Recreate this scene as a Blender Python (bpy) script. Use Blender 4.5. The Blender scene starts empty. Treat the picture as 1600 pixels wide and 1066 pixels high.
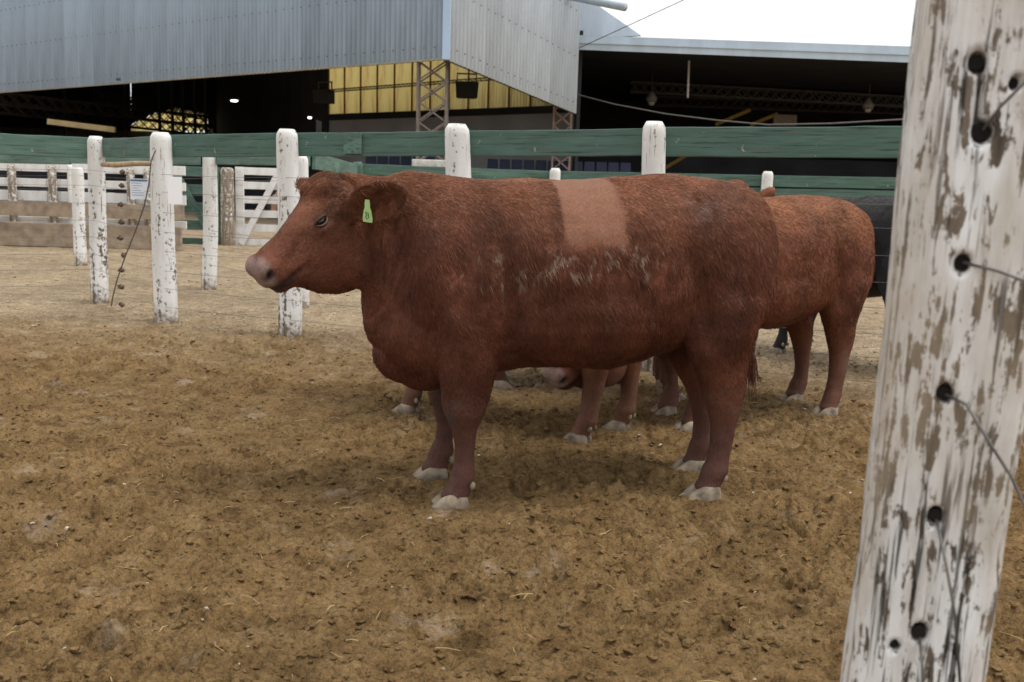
import bpy, bmesh, math, random
import numpy as np
from mathutils import Vector, Matrix, Euler
S = bpy.context.scene
C = S.collection
PI = math.pi
R_ = math.radians

# ------------------------------------------------------------------ camera, sky, sun, exposure
FPX, EYE, PITCH, ROLL = 1500.0, 1.25, math.atan(233 / 1500.0), 0.03
cam = bpy.data.cameras.new('camera')
cam_o = bpy.data.objects.new('camera', cam)
C.objects.link(cam_o)
S.camera = cam_o
cam.sensor_width = 36.0
cam.lens = FPX / 1600.0 * 36.0
cam.clip_start = 0.05
cam.clip_end = 2000.0
CAM_M = Matrix.Translation((0, 0, EYE)) @ Euler((PI / 2 - PITCH, 0, 0)).to_matrix().to_4x4() @ Matrix.Rotation(ROLL, 4, 'Z')
cam_o.matrix_world = CAM_M
cam.dof.use_dof = True
cam.dof.focus_distance = 4.0
cam.dof.aperture_fstop = 5.6

SUN_EL, SUN_AZ = 66.0, 105.0          # high, behind the camera's shoulder; thin overcast makes it broad
W = bpy.data.worlds.new('World')
S.world = W
W.use_nodes = True
nt = W.node_tree
bg = nt.nodes['Background']
sky = nt.nodes.new('ShaderNodeTexSky')
sky.sky_type = 'NISHITA'
sky.sun_disc = False
sky.sun_elevation = R_(SUN_EL)
sky.sun_rotation = R_(SUN_AZ)
sky.air_density = 1.0
sky.dust_density = 2.0
hs = nt.nodes.new('ShaderNodeHueSaturation')
hs.inputs['Saturation'].default_value = 0.13
nt.links.new(sky.outputs[0], hs.inputs['Color'])
cl = nt.nodes.new('ShaderNodeMix')      # an even layer of cloud over the blue
cl.data_type = 'RGBA'
cl.inputs[0].default_value = 0.8
cl.inputs[7].default_value = (8.4, 8.5, 8.6, 1)
nt.links.new(hs.outputs[0], cl.inputs[6])
nt.links.new(cl.outputs[2], bg.inputs['Color'])
bg.inputs['Strength'].default_value = 0.105
sl = bpy.data.lights.new('sun', 'SUN')
sl.energy = 1.5
sl.angle = R_(22)
sl.color = (1.0, 0.97, 0.92)
so = bpy.data.objects.new('sun', sl)
C.objects.link(so)
a, e = R_(SUN_AZ), R_(SUN_EL)
so.rotation_euler = Vector((math.sin(a) * math.cos(e), math.cos(a) * math.cos(e), math.sin(e))).to_track_quat('Z', 'Y').to_euler()
S.view_settings.view_transform = 'Standard'
S.view_settings.look = 'None'
S.view_settings.exposure = 0.62
S.view_settings.gamma = 1.0
S.render.engine = 'CYCLES'
S.cycles.max_bounces = 6
S.cycles.diffuse_bounces = 3
S.cycles.glossy_bounces = 2
S.cycles.transmission_bounces = 4
S.cycles.transparent_max_bounces = 8
S.cycles.use_denoising = True
S.cycles_curves.shape = 'RIBBONS'

# ------------------------------------------------------------------ measuring helpers
_CR = np.array(CAM_M.to_3x3())


def ray(u, v):
    return _CR @ np.array([(u - 800) / FPX, -(v - 533) / FPX, -1.0])


def ground_at(u, v, z=0.0):
    d = ray(u, v)
    t = (z - EYE) / d[2]
    return Vector((d[0] * t, d[1] * t, z))


def point_at(u, v, Y):
    d = ray(u, v)
    t = Y / d[1]
    return Vector((d[0] * t, Y, EYE + d[2] * t))


def on_plane(u, v, o, n):
    d = Vector(ray(u, v))
    c = Vector((0, 0, EYE))
    t = (Vector(o) - c).dot(Vector(n)) / d.dot(Vector(n))
    return c + d * t


# ------------------------------------------------------------------ noise (numpy)
def _hash(ix, iy, iz, seed):
    h = (ix.astype(np.int64) * 374761393 + iy.astype(np.int64) * 668265263 + iz.astype(np.int64) * 2147483647 + seed * 974634777) & 0xFFFFFFFF
    h = ((h ^ (h >> 13)) * 1274126177) & 0xFFFFFFFF
    h = (h ^ (h >> 16)) & 0xFFFFFFFF
    return h.astype(np.float64) / 4294967295.0


def vnoise(p, freq=1.0, seed=0):
    """smooth value noise in -1..1 at points p (N,3)"""
    q = np.asarray(p, float) * freq
    i = np.floor(q).astype(np.int64)
    f = q - i
    f = f * f * f * (f * (f * 6 - 15) + 10)
    r = 0
    for dx in (0, 1):
        wx = f[:, 0] if dx else 1 - f[:, 0]
        for dy in (0, 1):
            wy = f[:, 1] if dy else 1 - f[:, 1]
            for dz in (0, 1):
                wz = f[:, 2] if dz else 1 - f[:, 2]
                r = r + wx * wy * wz * _hash(i[:, 0] + dx, i[:, 1] + dy, i[:, 2] + dz, seed)
    return r * 2 - 1


def fbm(p, freq=1.0, octaves=4, seed=0, gain=0.5):
    r, a, t = 0, 1.0, 0
    for k in range(octaves):
        r = r + a * vnoise(p, freq * 2 ** k, seed + 17 * k)
        t += a
        a *= gain
    return r / t


def sstep(a, b, x):
    t = np.clip((x - a) / (b - a), 0, 1)
    return t * t * (3 - 2 * t)


# ------------------------------------------------------------------ object helpers
def new_obj(name, me, parent=None, mat=None):
    o = bpy.data.objects.new(name, me)
    C.objects.link(o)
    if mat is not None and me is not None and len(me.materials) == 0:
        me.materials.append(mat)
    if parent is not None:
        o.parent = parent
    return o


def tag(o, label=None, cat=None, group=None, kind=None):
    for k, v in (('label', label), ('category', cat), ('group', group), ('kind', kind)):
        if v:
            o[k] = v
    return o


def empty(name, loc, rz=0.0):
    o = bpy.data.objects.new(name, None)
    C.objects.link(o)
    o.location = loc
    o.rotation_euler = (0, 0, rz)
    o.empty_display_size = 0.2
    return o


def mesh_np(name, v, f, smooth=False):
    me = bpy.data.meshes.new(name)
    me.from_pydata([tuple(x) for x in v], [], [tuple(int(i) for i in x) for x in f])
    me.validate()
    if smooth:
        me.polygons.foreach_set('use_smooth', [True] * len(me.polygons))
    me.update()
    return me


class MB:
    """collects simple shapes, builds ONE mesh object"""

    def __init__(self):
        self.v, self.f = [], []

    def add(self, v, f):
        n = len(self.v)
        self.v += [tuple(x) for x in v]
        self.f += [tuple(i + n for i in x) for x in f]
        return self

    def box(self, c, s, m=None):
        c = Vector(c)
        pts = []
        for dx in (-.5, .5):
            for dy in (-.5, .5):
                for dz in (-.5, .5):
                    q = Vector((dx * s[0], dy * s[1], dz * s[2]))
                    pts.append((m @ q if m else q) + c)
        return self.add(pts, [(0, 1, 3, 2), (4, 6, 7, 5), (0, 4, 5, 1), (2, 3, 7, 6), (0, 2, 6, 4), (1, 5, 7, 3)])

    def bar(self, a, b, w, h, up=(0, 0, 1)):
        """box from a to b, w across, h along up"""
        a, b = Vector(a), Vector(b)
        d = (b - a)
        L = d.length
        d.normalize()
        side = d.cross(Vector(up))
        if side.length < 1e-4:
            side = d.cross(Vector((1, 0, 0)))
        side.normalize()
        u = side.cross(d)
        m = Matrix((d, side, u)).transposed()
        return self.box((a + b) / 2, (L, w, h), m)

    def tube(self, pts, r, n=6, cap=True):
        pts = [Vector(p) for p in pts]
        rs = r if isinstance(r, (list, tuple)) else [r] * len(pts)
        v, f = [], []
        ref = None
        for i, p in enumerate(pts):
            d = (pts[min(i + 1, len(pts) - 1)] - pts[max(i - 1, 0)]).normalized()
            if ref is None:
                ref = d.cross(Vector((0, 0, 1)) if abs(d.z) < .9 else Vector((1, 0, 0))).normalized()
            s = (ref - d * ref.dot(d)).normalized()
            ref = s
            t = d.cross(s)
            for k in range(n):
                a = 2 * PI * k / n
                v.append(p + (s * math.cos(a) + t * math.sin(a)) * rs[i])
        for i in range(len(pts) - 1):
            for k in range(n):
                a, b = i * n + k, i * n + (k + 1) % n
                f.append((a, b, b + n, a + n))
        if cap:
            f.append(tuple(range(n))[::-1])
            f.append(tuple(range((len(pts) - 1) * n, len(pts) * n)))
        return self.add(v, f)

    def mesh(self, name, smooth=False):
        return mesh_np(name, self.v, self.f, smooth)

    def build(self, name, mat, parent=None, smooth=False, bevel=0.0):
        o = new_obj(name, self.mesh(name, smooth), parent, mat)
        if bevel:
            b = o.modifiers.new('bevel', 'BEVEL')
            b.width = bevel
            b.segments = 2
            b.limit_method = 'ANGLE'
        return o


# ------------------------------------------------------------------ material helper
def NT(name):
    m = bpy.data.materials.new(name)
    m.use_nodes = True
    t = m.node_tree
    b = t.nodes['Principled BSDF']
    return m, t, b


def nd(t, kind, **kw):
    n = t.nodes.new('ShaderNode' + kind)
    for k, v in kw.items():
        if k in n.inputs.keys():
            n.inputs[k].default_value = v
        else:
            setattr(n, k, v)
    return n


def ramp(t, stops, fac=None, interp='LINEAR'):
    n = t.nodes.new('ShaderNodeValToRGB')
    n.color_ramp.interpolation = interp
    el = n.color_ramp.elements
    while len(el) < len(stops):
        el.new(0.5)
    for e_, (p, c) in zip(el, stops):
        e_.position = p
        e_.color = (c[0], c[1], c[2], 1) if isinstance(c, (tuple, list)) else (c, c, c, 1)
    if fac is not None:
        t.links.new(fac, n.inputs[0])
    return n


def mixc(t, fac, a, b, mode='MIX'):
    n = t.nodes.new('ShaderNodeMix')
    n.data_type = 'RGBA'
    n.blend_type = mode
    for i, x in ((0, fac), (6, a), (7, b)):
        if hasattr(x, 'is_linked') or hasattr(x, 'links'):
            t.links.new(x, n.inputs[i])
        elif i == 0:
            n.inputs[0].default_value = x
        else:
            n.inputs[i].default_value = (x[0], x[1], x[2], 1)
    return n.outputs[2]


def bump(t, b, height, strength=0.5, dist=0.01):
    n = t.nodes.new('ShaderNodeBump')
    n.inputs['Strength'].default_value = strength
    n.inputs['Distance'].default_value = dist
    t.links.new(height, n.inputs['Height'])
    t.links.new(n.outputs[0], b.inputs['Normal'])
    return n


def coords(t, scale=(1, 1, 1), kind='Object'):
    c = t.nodes.new('ShaderNodeTexCoord')
    m = t.nodes.new('ShaderNodeMapping')
    m.inputs['Scale'].default_value = scale
    t.links.new(c.outputs[kind], m.inputs[0])
    return m.outputs[0]


def noise(t, vec, scale=5.0, detail=4.0, rough=0.5, dist=0.0):
    n = t.nodes.new('ShaderNodeTexNoise')
    n.inputs['Scale'].default_value = scale
    n.inputs['Detail'].default_value = detail
    n.inputs['Roughness'].default_value = rough
    n.inputs['Distortion'].default_value = dist
    if vec is not None:
        t.links.new(vec, n.inputs['Vector'])
    return n.outputs['Fac']


def plain(name, col, rough=0.7, metal=0.0, var=0.15, scale=8.0, spec=0.3):
    m, t, b = NT(name)
    v = coords(t)
    f = noise(t, v, scale, 5)
    lo = tuple(c * (1 - var) for c in col)
    hi = tuple(min(1, c * (1 + var)) for c in col)
    r = ramp(t, [(0.3, lo), (0.7, hi)], f)
    t.links.new(r.outputs[0], b.inputs['Base Color'])
    b.inputs['Roughness'].default_value = rough
    b.inputs['Metallic'].default_value = metal
    b.inputs['Specular IOR Level'].default_value = spec
    return m


# ------------------------------------------------------------------ cattle
def m_coat():
    m, t, b = NT('coat')
    at = nd(t, 'Attribute', attribute_name='coat')
    v = coords(t)
    f = noise(t, v, 160.0, 4, 0.6)
    r = ramp(t, [(0.3, 0.72), (0.7, 1.15)], f)
    t.links.new(mixc(t, 1.0, at.outputs['Color'], r.outputs[0], 'MULTIPLY'), b.inputs['Base Color'])
    b.inputs['Roughness'].default_value = 0.75
    b.inputs['Specular IOR Level'].default_value = 0.25
    sv = coords(t, (30, 30, 9))
    bump(t, b, noise(t, sv, 4.0, 5, 0.65, 0.6), 0.5, 0.01)
    return m


def m_fur():
    m, t, b = NT('fur')
    at = nd(t, 'Attribute', attribute_name='coat')
    t.links.new(at.outputs['Color'], b.inputs['Base Color'])
    b.inputs['Roughness'].default_value = 0.45
    b.inputs['Specular IOR Level'].default_value = 0.18
    return m


M_COAT, M_FUR = m_coat(), m_fur()
M_HOOF = plain('hoof_horn', (0.23, 0.185, 0.135), 0.85, var=0.55, scale=22)
M_EYE, _t, _b = NT('eye')
_b.inputs['Base Color'].default_value = (0.006, 0.004, 0.003, 1)
_b.inputs['Roughness'].default_value = 0.08
M_TAG = plain('green_tag', (0.50, 0.80, 0.34), 0.45, var=0.05)
M_LID = plain('eyelid_skin', (.060, .026, .018), .7, var=.2, scale=60)
M_LIDLOW = plain('lower_lid_skin', (.12, .062, .045), .7, var=.2, scale=60)
M_INK = plain('tag_ink', (0.03, 0.06, 0.03), 0.6, var=0.05)


def loft(st, n=20, ex=2.2):
    """st: list of (centre, axis_a * half, axis_b * half) -> closed tube"""
    v, f = [], []
    for c, A, B in st:
        c, A, B = Vector(c), Vector(A), Vector(B)
        for k in range(n):
            th = 2 * PI * k / n
            ca, sa = math.cos(th), math.sin(th)
            v.append(c + A * math.copysign(abs(ca) ** (2 / ex), ca) + B * math.copysign(abs(sa) ** (2 / ex), sa))
    for i in range(len(st) - 1):
        for k in range(n):
            a, b = i * n + k, i * n + (k + 1) % n
            f.append((a, b, b + n, a + n))
    f.append(tuple(range(n))[::-1])
    f.append(tuple(range((len(st) - 1) * n, len(st) * n)))
    return v, f


def ellipsoid(c, r, rot=None, nu=16, nv=10):
    c = Vector(c)
    v, f = [], []
    for j in range(nv + 1):
        ph = PI * j / nv
        for k in range(nu):
            th = 2 * PI * k / nu
            q = Vector((r[0] * math.sin(ph) * math.cos(th), r[1] * math.sin(ph) * math.sin(th), r[2] * math.cos(ph)))
            v.append(c + (rot @ q if rot else q))
    for j in range(nv):
        for k in range(nu):
            a, b = j * nu + k, j * nu + (k + 1) % nu
            f.append((a, b, b + nu, a + nu))
    return v, f


TORSO = [  # s, top, bottom, half width, exponent
    (-.235, 1.19, .86, .07, 2.0), (-.215, 1.245, .76, .17, 2.2), (-.16, 1.285, .70, .235, 2.4), (-.08, 1.318, .66, .275, 2.5), (.05, 1.335, .65, .30, 2.5), (.18, 1.338, .615, .315, 2.4),
    (.30, 1.332, .565, .335, 2.3), (.45, 1.322, .53, .36, 2.3), (.62, 1.306, .545, .375, 2.3), (.80, 1.298, .545, .365, 2.3), (.95, 1.298, .52, .335, 2.3),
    (1.08, 1.303, .465, .30, 2.3), (1.19, 1.31, .45, .265, 2.2), (1.29, 1.318, .50, .22, 2.2), (1.37, 1.30, .56, .175, 2.1), (1.43, 1.24, .66, .12, 2.0), (1.46, 1.12, .78, .06, 2.0)]
FRONT_LEG = [  # ds, z, half length, half width, y
    (.02, 1.02, .16, .07, .17), (.02, .86, .17, .09, .195), (.0, .74, .148, .105, .20), (-.003, .64, .125, .098, .20), (-.003, .55, .108, .086, .198), (0, .46, .094, .077, .195), (.002, .385, .084, .073, .192),
    (.0, .318, .056, .052, .19), (-.004, .25, .042, .040, .19), (-.002, .18, .042, .040, .19), (.006, .12, .054, .052, .19), (.022, .080, .048, .052, .19), (.034, .050, .056, .060, .19), (.036, .040, .054, .058, .19)]
HIND_LEG = [
    (.03, 1.08, .20, .10, .15), (.02, .95, .215, .13, .17), (.015, .82, .205, .135, .185), (.02, .71, .165, .125, .19), (.015, .61, .124, .10, .19), (-.002, .53, .104, .082, .188), (-.018, .46, .094, .070, .186),
    (-.026, .39, .074, .059, .186), (-.026, .32, .057, .050, .186), (-.022, .23, .049, .045, .187), (-.014, .165, .050, .046, .188), (-.004, .118, .058, .054, .19), (.014, .080, .049, .053, .19), (.029, .050, .056, .060, .19), (.031, .040, .054, .058, .19)]
HEAD = [  # x along the head, up, down, half width
    (-.065, .05, -.04, .05), (-.04, .105, -.14, .085), (.0, .138, -.26, .112), (.04, .138, -.315, .125), (.09, .122, -.31, .128), (.15, .105, -.30, .118), (.215, .085, -.268, .102),
    (.275, .070, -.220, .086), (.325, .061, -.155, .078), (.37, .055, -.112, .075), (.405, .046, -.096, .071), (.43, .026, -.082, .060), (.445, .0, -.065, .038)]


def build_cow(name, tint=(1, 1, 1), head=(1.545, .01, 1.175), yaw=31, pitch=-35, roll=0, neck_drop=0.0, legs=(0, .035, 0, -.09), leg_out=(0, 0, 0, 0), voxel=0.0125,
              hairs=20000, patch=False, seed=0, ear_droop=0.0, fatness=1.0, height=1.0, black=False):
    rnd = np.random.RandomState(seed + 5)
    root = empty(name, (0, 0, 0))
    V, Fc = [], []

    def put(vf):
        n = len(V)
        V.extend([tuple(x) for x in vf[0]])
        Fc.extend([tuple(i + n for i in x) for x in vf[1]])
    for blk, ex in ((TORSO, 2.3),):
        put(loft([((s, 0, (a + b) / 2), (0, w * fatness, 0), (0, 0, (a - b) / 2)) for s, a, b, w, e in blk], 28, ex))
    # haunch, shoulder, brisket, hooks, flank
    for sy in (1, -1):
        put(ellipsoid((.0, sy * .17, .93), (.225, .135, .30)))
        put(ellipsoid((-.12, sy * .12, 1.02), (.115, .13, .24)))
        put(ellipsoid((.14, sy * .165, 1.215), (.13, .08, .075)))
        put(ellipsoid((1.14, sy * .175, .93), (.185, .115, .30)))
        put(ellipsoid((1.24, sy * .11, .70), (.16, .12, .17)))
        put(ellipsoid((.62, sy * .19, .80), (.42, .19, .23)))
    put(ellipsoid((1.29, 0, .60), (.125, .15, .125)))
    put(ellipsoid((1.20, 0, .53), (.13, .11, .09)))
    # legs: near front, far front, near hind, far hind (near = the animal's left, +y)
    hoof_at = []
    for i, (tab, base, sy) in enumerate(((FRONT_LEG, 1.065, 1), (FRONT_LEG, 1.065, -1), (HIND_LEG, 0.0, 1), (HIND_LEG, 0.0, -1))):
        st = []
        for ds, z, a, b, y in tab:
            k = sstep(.75, .1, np.array([z]))[0]
            st.append(((base + ds + legs[i] * k, sy * (y + leg_out[i] * k), z), (a, 0, 0), (0, b, 0)))
        put(loft(st, 16, 2.0))
        hoof_at.append((base + tab[-1][0] + legs[i], sy * (tab[-1][4] + leg_out[i])))
        if tab is HIND_LEG:   # point of the hock
            k = sstep(.75, .1, np.array([.47]))[0]
            put(ellipsoid((base - .075 + legs[i] * k, sy * (.185 + leg_out[i] * k), .475), (.04, .03, .05)))
        else:                 # knee
            k = sstep(.75, .1, np.array([.38]))[0]
            put(ellipsoid((base + .02 + legs[i] * k, sy * (.192 + leg_out[i] * k), .385), (.06, .058, .06)))
    # head
    HM = Matrix.Translation(head) @ Matrix.Rotation(R_(yaw), 4, 'Z') @ Matrix.Rotation(-R_(pitch), 4, 'Y') @ Matrix.Rotation(R_(roll), 4, 'X')
    H3 = HM.to_3x3()
    put(loft([(HM @ Vector((x, 0, (a + b) / 2)), H3 @ Vector((0, w, 0)), H3 @ Vector((0, 0, (a - b) / 2))) for x, a, b, w in HEAD], 24, 2.35))
    put(ellipsoid(HM @ Vector((.035, 0, .108)), (.085, .085, .050), H3))                 # poll tuft
    for sy in (1, -1):
        put(ellipsoid(HM @ Vector((.08, sy * .076, -.19)), (.13, .052, .115), H3))     # cheek
        put(ellipsoid(HM @ Vector((.150, sy * .106, .010)), (.040, .014, .010), H3))     # lower lid
        put(ellipsoid(HM @ Vector((.27, sy * .070, -.05)), (.10, .022, .018), H3))       # cheek bone
        put(ellipsoid(HM @ Vector((.405, sy * .043, .0)), (.045, .036, .05), H3))          # nostril wing
    put(ellipsoid(HM @ Vector((.355, 0, -.100)), (.066, .046, .026), H3))                 # chin
    # neck: rings from the shoulders to the back of the head
    hb = HM @ Vector((-.01, 0, -.14))
    A0 = Vector((1.12, 0, .93))
    rings = []
    for k in range(7):
        u = k / 6
        c = A0.lerp(Vector((1.36, 0, .99 - neck_drop * .4)), min(1, u * 2)) if u < .5 else Vector((1.36, 0, .99 - neck_drop * .4)).lerp(hb, u * 2 - 1)
        up = (Vector((.0, 0, 1)).lerp(H3 @ Vector((.0, 0, 1)), u * .6)).normalized()
        hh = .36 * (1 - u) + .262 * u
        ww = .23 * (1 - u) + .100 * u
        sd = Vector((0, 1, 0)).lerp(H3 @ Vector((0, 1, 0)), u)
        rings.append((c, sd.normalized() * ww, up * hh))
    put(loft(rings, 22, 2.2))
    # ears: cupped leaves standing out from the head
    ear_frames = []
    for sy in (1, -1):
        base = HM @ Vector((.045, sy * .135, .012))
        out = (H3 @ Vector((-.60, sy * .88, .06 - ear_droop))).normalized()
        fw = (H3 @ Vector((.75, sy * .45, .05)))
        fw = (fw - out * fw.dot(out)).normalized()
        upv = fw.cross(out).normalized() * sy
        st = []
        for u, w, th in ((-.40, .026, .02), (0, .040, .022), (.2, .068, .019), (.45, .086, .016), (.7, .078, .015), (.88, .050, .013), (1.0, .018, .009)):
            c = base + out * (.25 * u) - fw * (.02 * math.sin(PI * max(0, u)))
            st.append((c, upv * w, fw * th))
        v, f = loft(st, 14, 2.0)
        for q in range(len(v)):     # cup it: the rims come forward
            c0 = st[q // 14][0]
            d = (v[q] - c0).dot(upv)
            v[q] = v[q] + fw * (d * d * 7.5)
        put((v, f))
        ear_frames.append((base, out, fw, upv))
    # tail: dock and hanging tail
    put(loft([((-.20, 0, 1.235), (.03, 0, .0), (0, .035, 0)), ((-.235, 0, 1.17), (.03, 0, .0), (0, .033, 0)), ((-.25, 0, 1.0), (.026, 0, 0), (0, .028, 0)), ((-.235, 0, .80), (.021, 0, 0), (0, .022, 0)),
              ((-.215, 0, .62), (.018, 0, 0), (0, .018, 0)), ((-.205, 0, .50), (.014, 0, 0), (0, .014, 0))], 10, 2.0))
    me0 = mesh_np('cow_block', V, Fc)
    tmp = bpy.data.objects.new('cow_block', me0)
    C.objects.link(tmp)
    r = tmp.modifiers.new('r', 'REMESH')
    r.mode = 'VOXEL'
    r.voxel_size = voxel
    sm = tmp.modifiers.new('s', 'SMOOTH')
    sm.factor = 0.5
    sm.iterations = int(round(5 * .0125 / voxel))
    dg = bpy.context.evaluated_depsgraph_get()
    me = bpy.data.meshes.new_from_object(tmp.evaluated_get(dg))
    bpy.data.objects.remove(tmp)
    bpy.data.meshes.remove(me0)
    me.name = name + '_body'
    n = len(me.vertices)
    co = np.empty(n * 3)
    me.vertices.foreach_get('co', co)
    co = co.reshape(-1, 3)
    no = np.empty(n * 3)
    me.vertices.foreach_get('normal', no)
    no = no.reshape(-1, 3)
    Hi = np.array(HM.inverted())
    hc = co @ Hi[:3, :3].T + Hi[:3, 3]                  # head-frame coordinates
    x, y, z = co.T
    on_head = sstep(-.12, -.02, hc[:, 0]) * (np.abs(hc[:, 1]) < .2) * (np.linalg.norm(hc - np.array([.2, 0, -.05]), axis=1) < .42)
    # sculpting: skin folds on the neck, ribs/muscle unevenness, nostrils, eye sockets, mouth
    fc = on_head * sstep(.0, .08, hc[:, 0])
    d = fc * .004 * fbm(hc * np.array([1, 1, 2.2]), 13, 3, seed + 31) - fc * .006 * np.exp(-((hc[:, 2] - .02 + .35 * (hc[:, 0] - .25)) / .014) ** 2) * sstep(.18, .24, hc[:, 0]) * sstep(.40, .33, hc[:, 0])
    d += .010 * fbm(co, 4.2, 3, seed) + .0025 * fbm(co, 16.0, 2, seed + 3)
    nk = np.exp(-((x - 1.40) / .09) ** 2) * sstep(.75, .9, z) * sstep(1.27, 1.15, z) * (1 - on_head)
    d += nk * .006 * np.sin((x + .25 * z + .02 * vnoise(co, 7, seed + 9)) * 150)
    groove = np.exp(-((x - (.16 + .25 * (z - .9))) / .05) ** 2) * sstep(.62, .75, z) * sstep(1.12, .95, z)
    d -= groove * .028
    d -= .014 * np.exp(-((x - 1.30 - .35 * (z - .95)) / .035) ** 2) * sstep(.6, .75, z) * sstep(1.22, 1.05, z) * (1 - on_head)
    d += .016 * np.exp(-((x - 1.19 - .28 * (z - .95)) / .05) ** 2) * sstep(.62, .8, z) * sstep(1.26, 1.1, z)
    d -= .012 * np.exp(-((x - (-.06 - .10 * (z - .8))) / .035) ** 2) * sstep(.5, .6, z) * sstep(1.0, .85, z)
    d += .012 * np.exp(-(((x - .20) / .06) ** 2 + ((z - .69) / .09) ** 2))
    sh = np.exp(-((x - (.93 + .12 * (z - .9))) / .045) ** 2) * sstep(.6, .7, z) * sstep(1.2, 1.0, z)
    d -= sh * .022
    rib = np.sin((x - .15 * z) * 62) * sstep(.35, .5, x) * sstep(.95, .85, x) * sstep(.6, .7, z) * sstep(1.15, 1.0, z)
    d += .0015 * rib
    legm0 = sstep(.62, .45, z)
    for k in (-1, 1):
        nd_ = np.hypot((hc[:, 0] - .425 + .25 * (hc[:, 2] + .012)) / .015, (hc[:, 2] + .012) / .019)
        d -= .020 * np.exp(-nd_ ** 4) * (hc[:, 1] * k > .018) * on_head
        ed = np.linalg.norm((hc - np.array([.150, k * .116, .040])) / np.array([.032, .05, .020]), axis=1)
        d -= .007 * np.exp(-ed ** 2)
    mouth = np.exp(-((hc[:, 2] + .075 - .08 * (.45 - hc[:, 0])) / .008) ** 2) * sstep(.27, .33, hc[:, 0]) * (np.abs(hc[:, 1]) > .0) * on_head
    d -= .006 * mouth
    co = co + no * d[:, None]
    if patch:   # clipped area: the coat is shorter there
        pass
    me.vertices.foreach_set('co', co.ravel())
    me.polygons.foreach_set('use_smooth', [True] * len(me.polygons))
    me.update()
    me.vertices.foreach_get('normal', no_ := np.empty(n * 3))
    no = no_.reshape(-1, 3)

    def coat(p, nn, hcp, jit):
        x, y, z = p.T
        tintc = np.array(tint)
        if black:
            base = np.tile(np.array([.016, .015, .016]), (len(p), 1))
            up = np.array([.03, .027, .026])
            low = np.array([.02, .018, .018])
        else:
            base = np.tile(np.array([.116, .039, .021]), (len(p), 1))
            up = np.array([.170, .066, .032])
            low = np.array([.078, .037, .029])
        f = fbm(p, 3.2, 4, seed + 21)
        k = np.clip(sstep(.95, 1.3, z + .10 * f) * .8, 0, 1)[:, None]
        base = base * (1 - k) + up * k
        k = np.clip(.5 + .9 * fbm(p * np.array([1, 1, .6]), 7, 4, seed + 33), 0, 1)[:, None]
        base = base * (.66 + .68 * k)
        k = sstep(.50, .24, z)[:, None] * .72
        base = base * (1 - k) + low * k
        base = base * tintc
        if not black:   # darker spot in the flank, bare grey knees
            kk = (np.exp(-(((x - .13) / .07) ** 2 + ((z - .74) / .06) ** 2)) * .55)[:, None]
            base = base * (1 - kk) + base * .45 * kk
            kk = (np.exp(-(((x - 1.13) / .06) ** 2 + ((z - .38) / .05) ** 2)) * np.clip(.6 + .8 * vnoise(p, 22, 8), 0, 1) * .7)[:, None]
            base = base * (1 - kk) + np.array([.055, .05, .045]) * kk
        hm = ((hcp[:, 0] > -.12) & (np.linalg.norm(hcp - np.array([.2, 0, -.05]), axis=1) < .40))
        # muzzle
        ks = sstep(.398, .432, hcp[:, 0] + .12 * (hcp[:, 2] + .03)) * hm
        pink = np.array([.27, .18, .155]) if not black else np.array([.02, .02, .02])
        base = base * (1 - ks[:, None]) + pink * ks[:, None]
        lip = np.exp(-((hcp[:, 2] + .083 - .08 * (.45 - hcp[:, 0])) / .016) ** 2) * sstep(.30, .37, hcp[:, 0]) * hm
        base = base * (1 - .8 * lip[:, None]) + np.array([.02, .018, .02]) * .8 * lip[:, None]
        for q in (-1, 1):
            nd_ = np.hypot((hcp[:, 0] - .425 + .25 * (hcp[:, 2] + .012)) / .016, (hcp[:, 2] + .012) / .019) + 9 * (hcp[:, 1] * q < .018)
            kk = (np.exp(-nd_ ** 4) * hm)[:, None]
            base = base * (1 - kk) + np.array([.012, .006, .006]) * kk
            er = np.linalg.norm((hcp - np.array([.150, q * .116, .040])) / np.array([.044, .06, .028]), axis=1)
            kk = (np.exp(-er ** 4) * hm * .5)[:, None]
            base = base * (1 - kk) + np.array([.06, .03, .022]) * kk
        if patch:
            pm = clip_mask(p)
            base = base * (1 - pm[:, None]) + np.array([.200, .090, .052]) * (1 + .12 * f[:, None]) * pm[:, None]
            # dried mud caught in the wet, combed band of hair
            band = np.exp(-((z - .965 - .03 * np.sin(x * 4)) / .085) ** 2) * sstep(.12, .42, x) * sstep(1.22, 1.05, x) * (y > 0)
            wv = .035 * vnoise(p, 11, 78) + .012 * vnoise(p, 31, 79)
            q = np.stack([(x + wv + .28 * (z - 1)) * 88, 0 * x, z * 19 + 4 * wv], 1)
            sp = vnoise(q, 1.0, 77)
            lumps = np.exp(-((x - .64) / .16) ** 2 - ((z - .985) / .055) ** 2)
            kk = np.clip(sstep(.42, .66, sp - .42 * (1 - band) + .36 * lumps) * band, 0, 1)[:, None] * .62
            base = base * (1 - kk) + np.array([.33, .25, .185]) * kk
            hp = np.exp(-(((x - .16) / .10) ** 2 + ((z - 1.21) / .05) ** 2)) * (y > 0)
            kk = (np.clip(hp * (.5 + .8 * vnoise(p, 30, 5)), 0, 1) * .22)[:, None]
            base = base * (1 - kk) + np.array([.30, .23, .22]) * kk
        mudk = (sstep(.35, .62, fbm(p, 9, 3, seed + 50)) * sstep(.75, .35, z) * .35)[:, None]
        base = base * (1 - mudk) + np.array([.12, .085, .06]) * mudk
        return base * (1 + jit[:, None])

    def clip_mask(p):
        x, y, z = p.T
        e1 = sstep(.470, .510, x - .12 * (z - 1.2) + .006 * np.sin(z * 60)) * sstep(.745, .71, x + .02 * (1.2 - z))
        return e1 * sstep(1.045, 1.095, z + .008 * np.sin(x * 40)) * (y > -.05)

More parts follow.
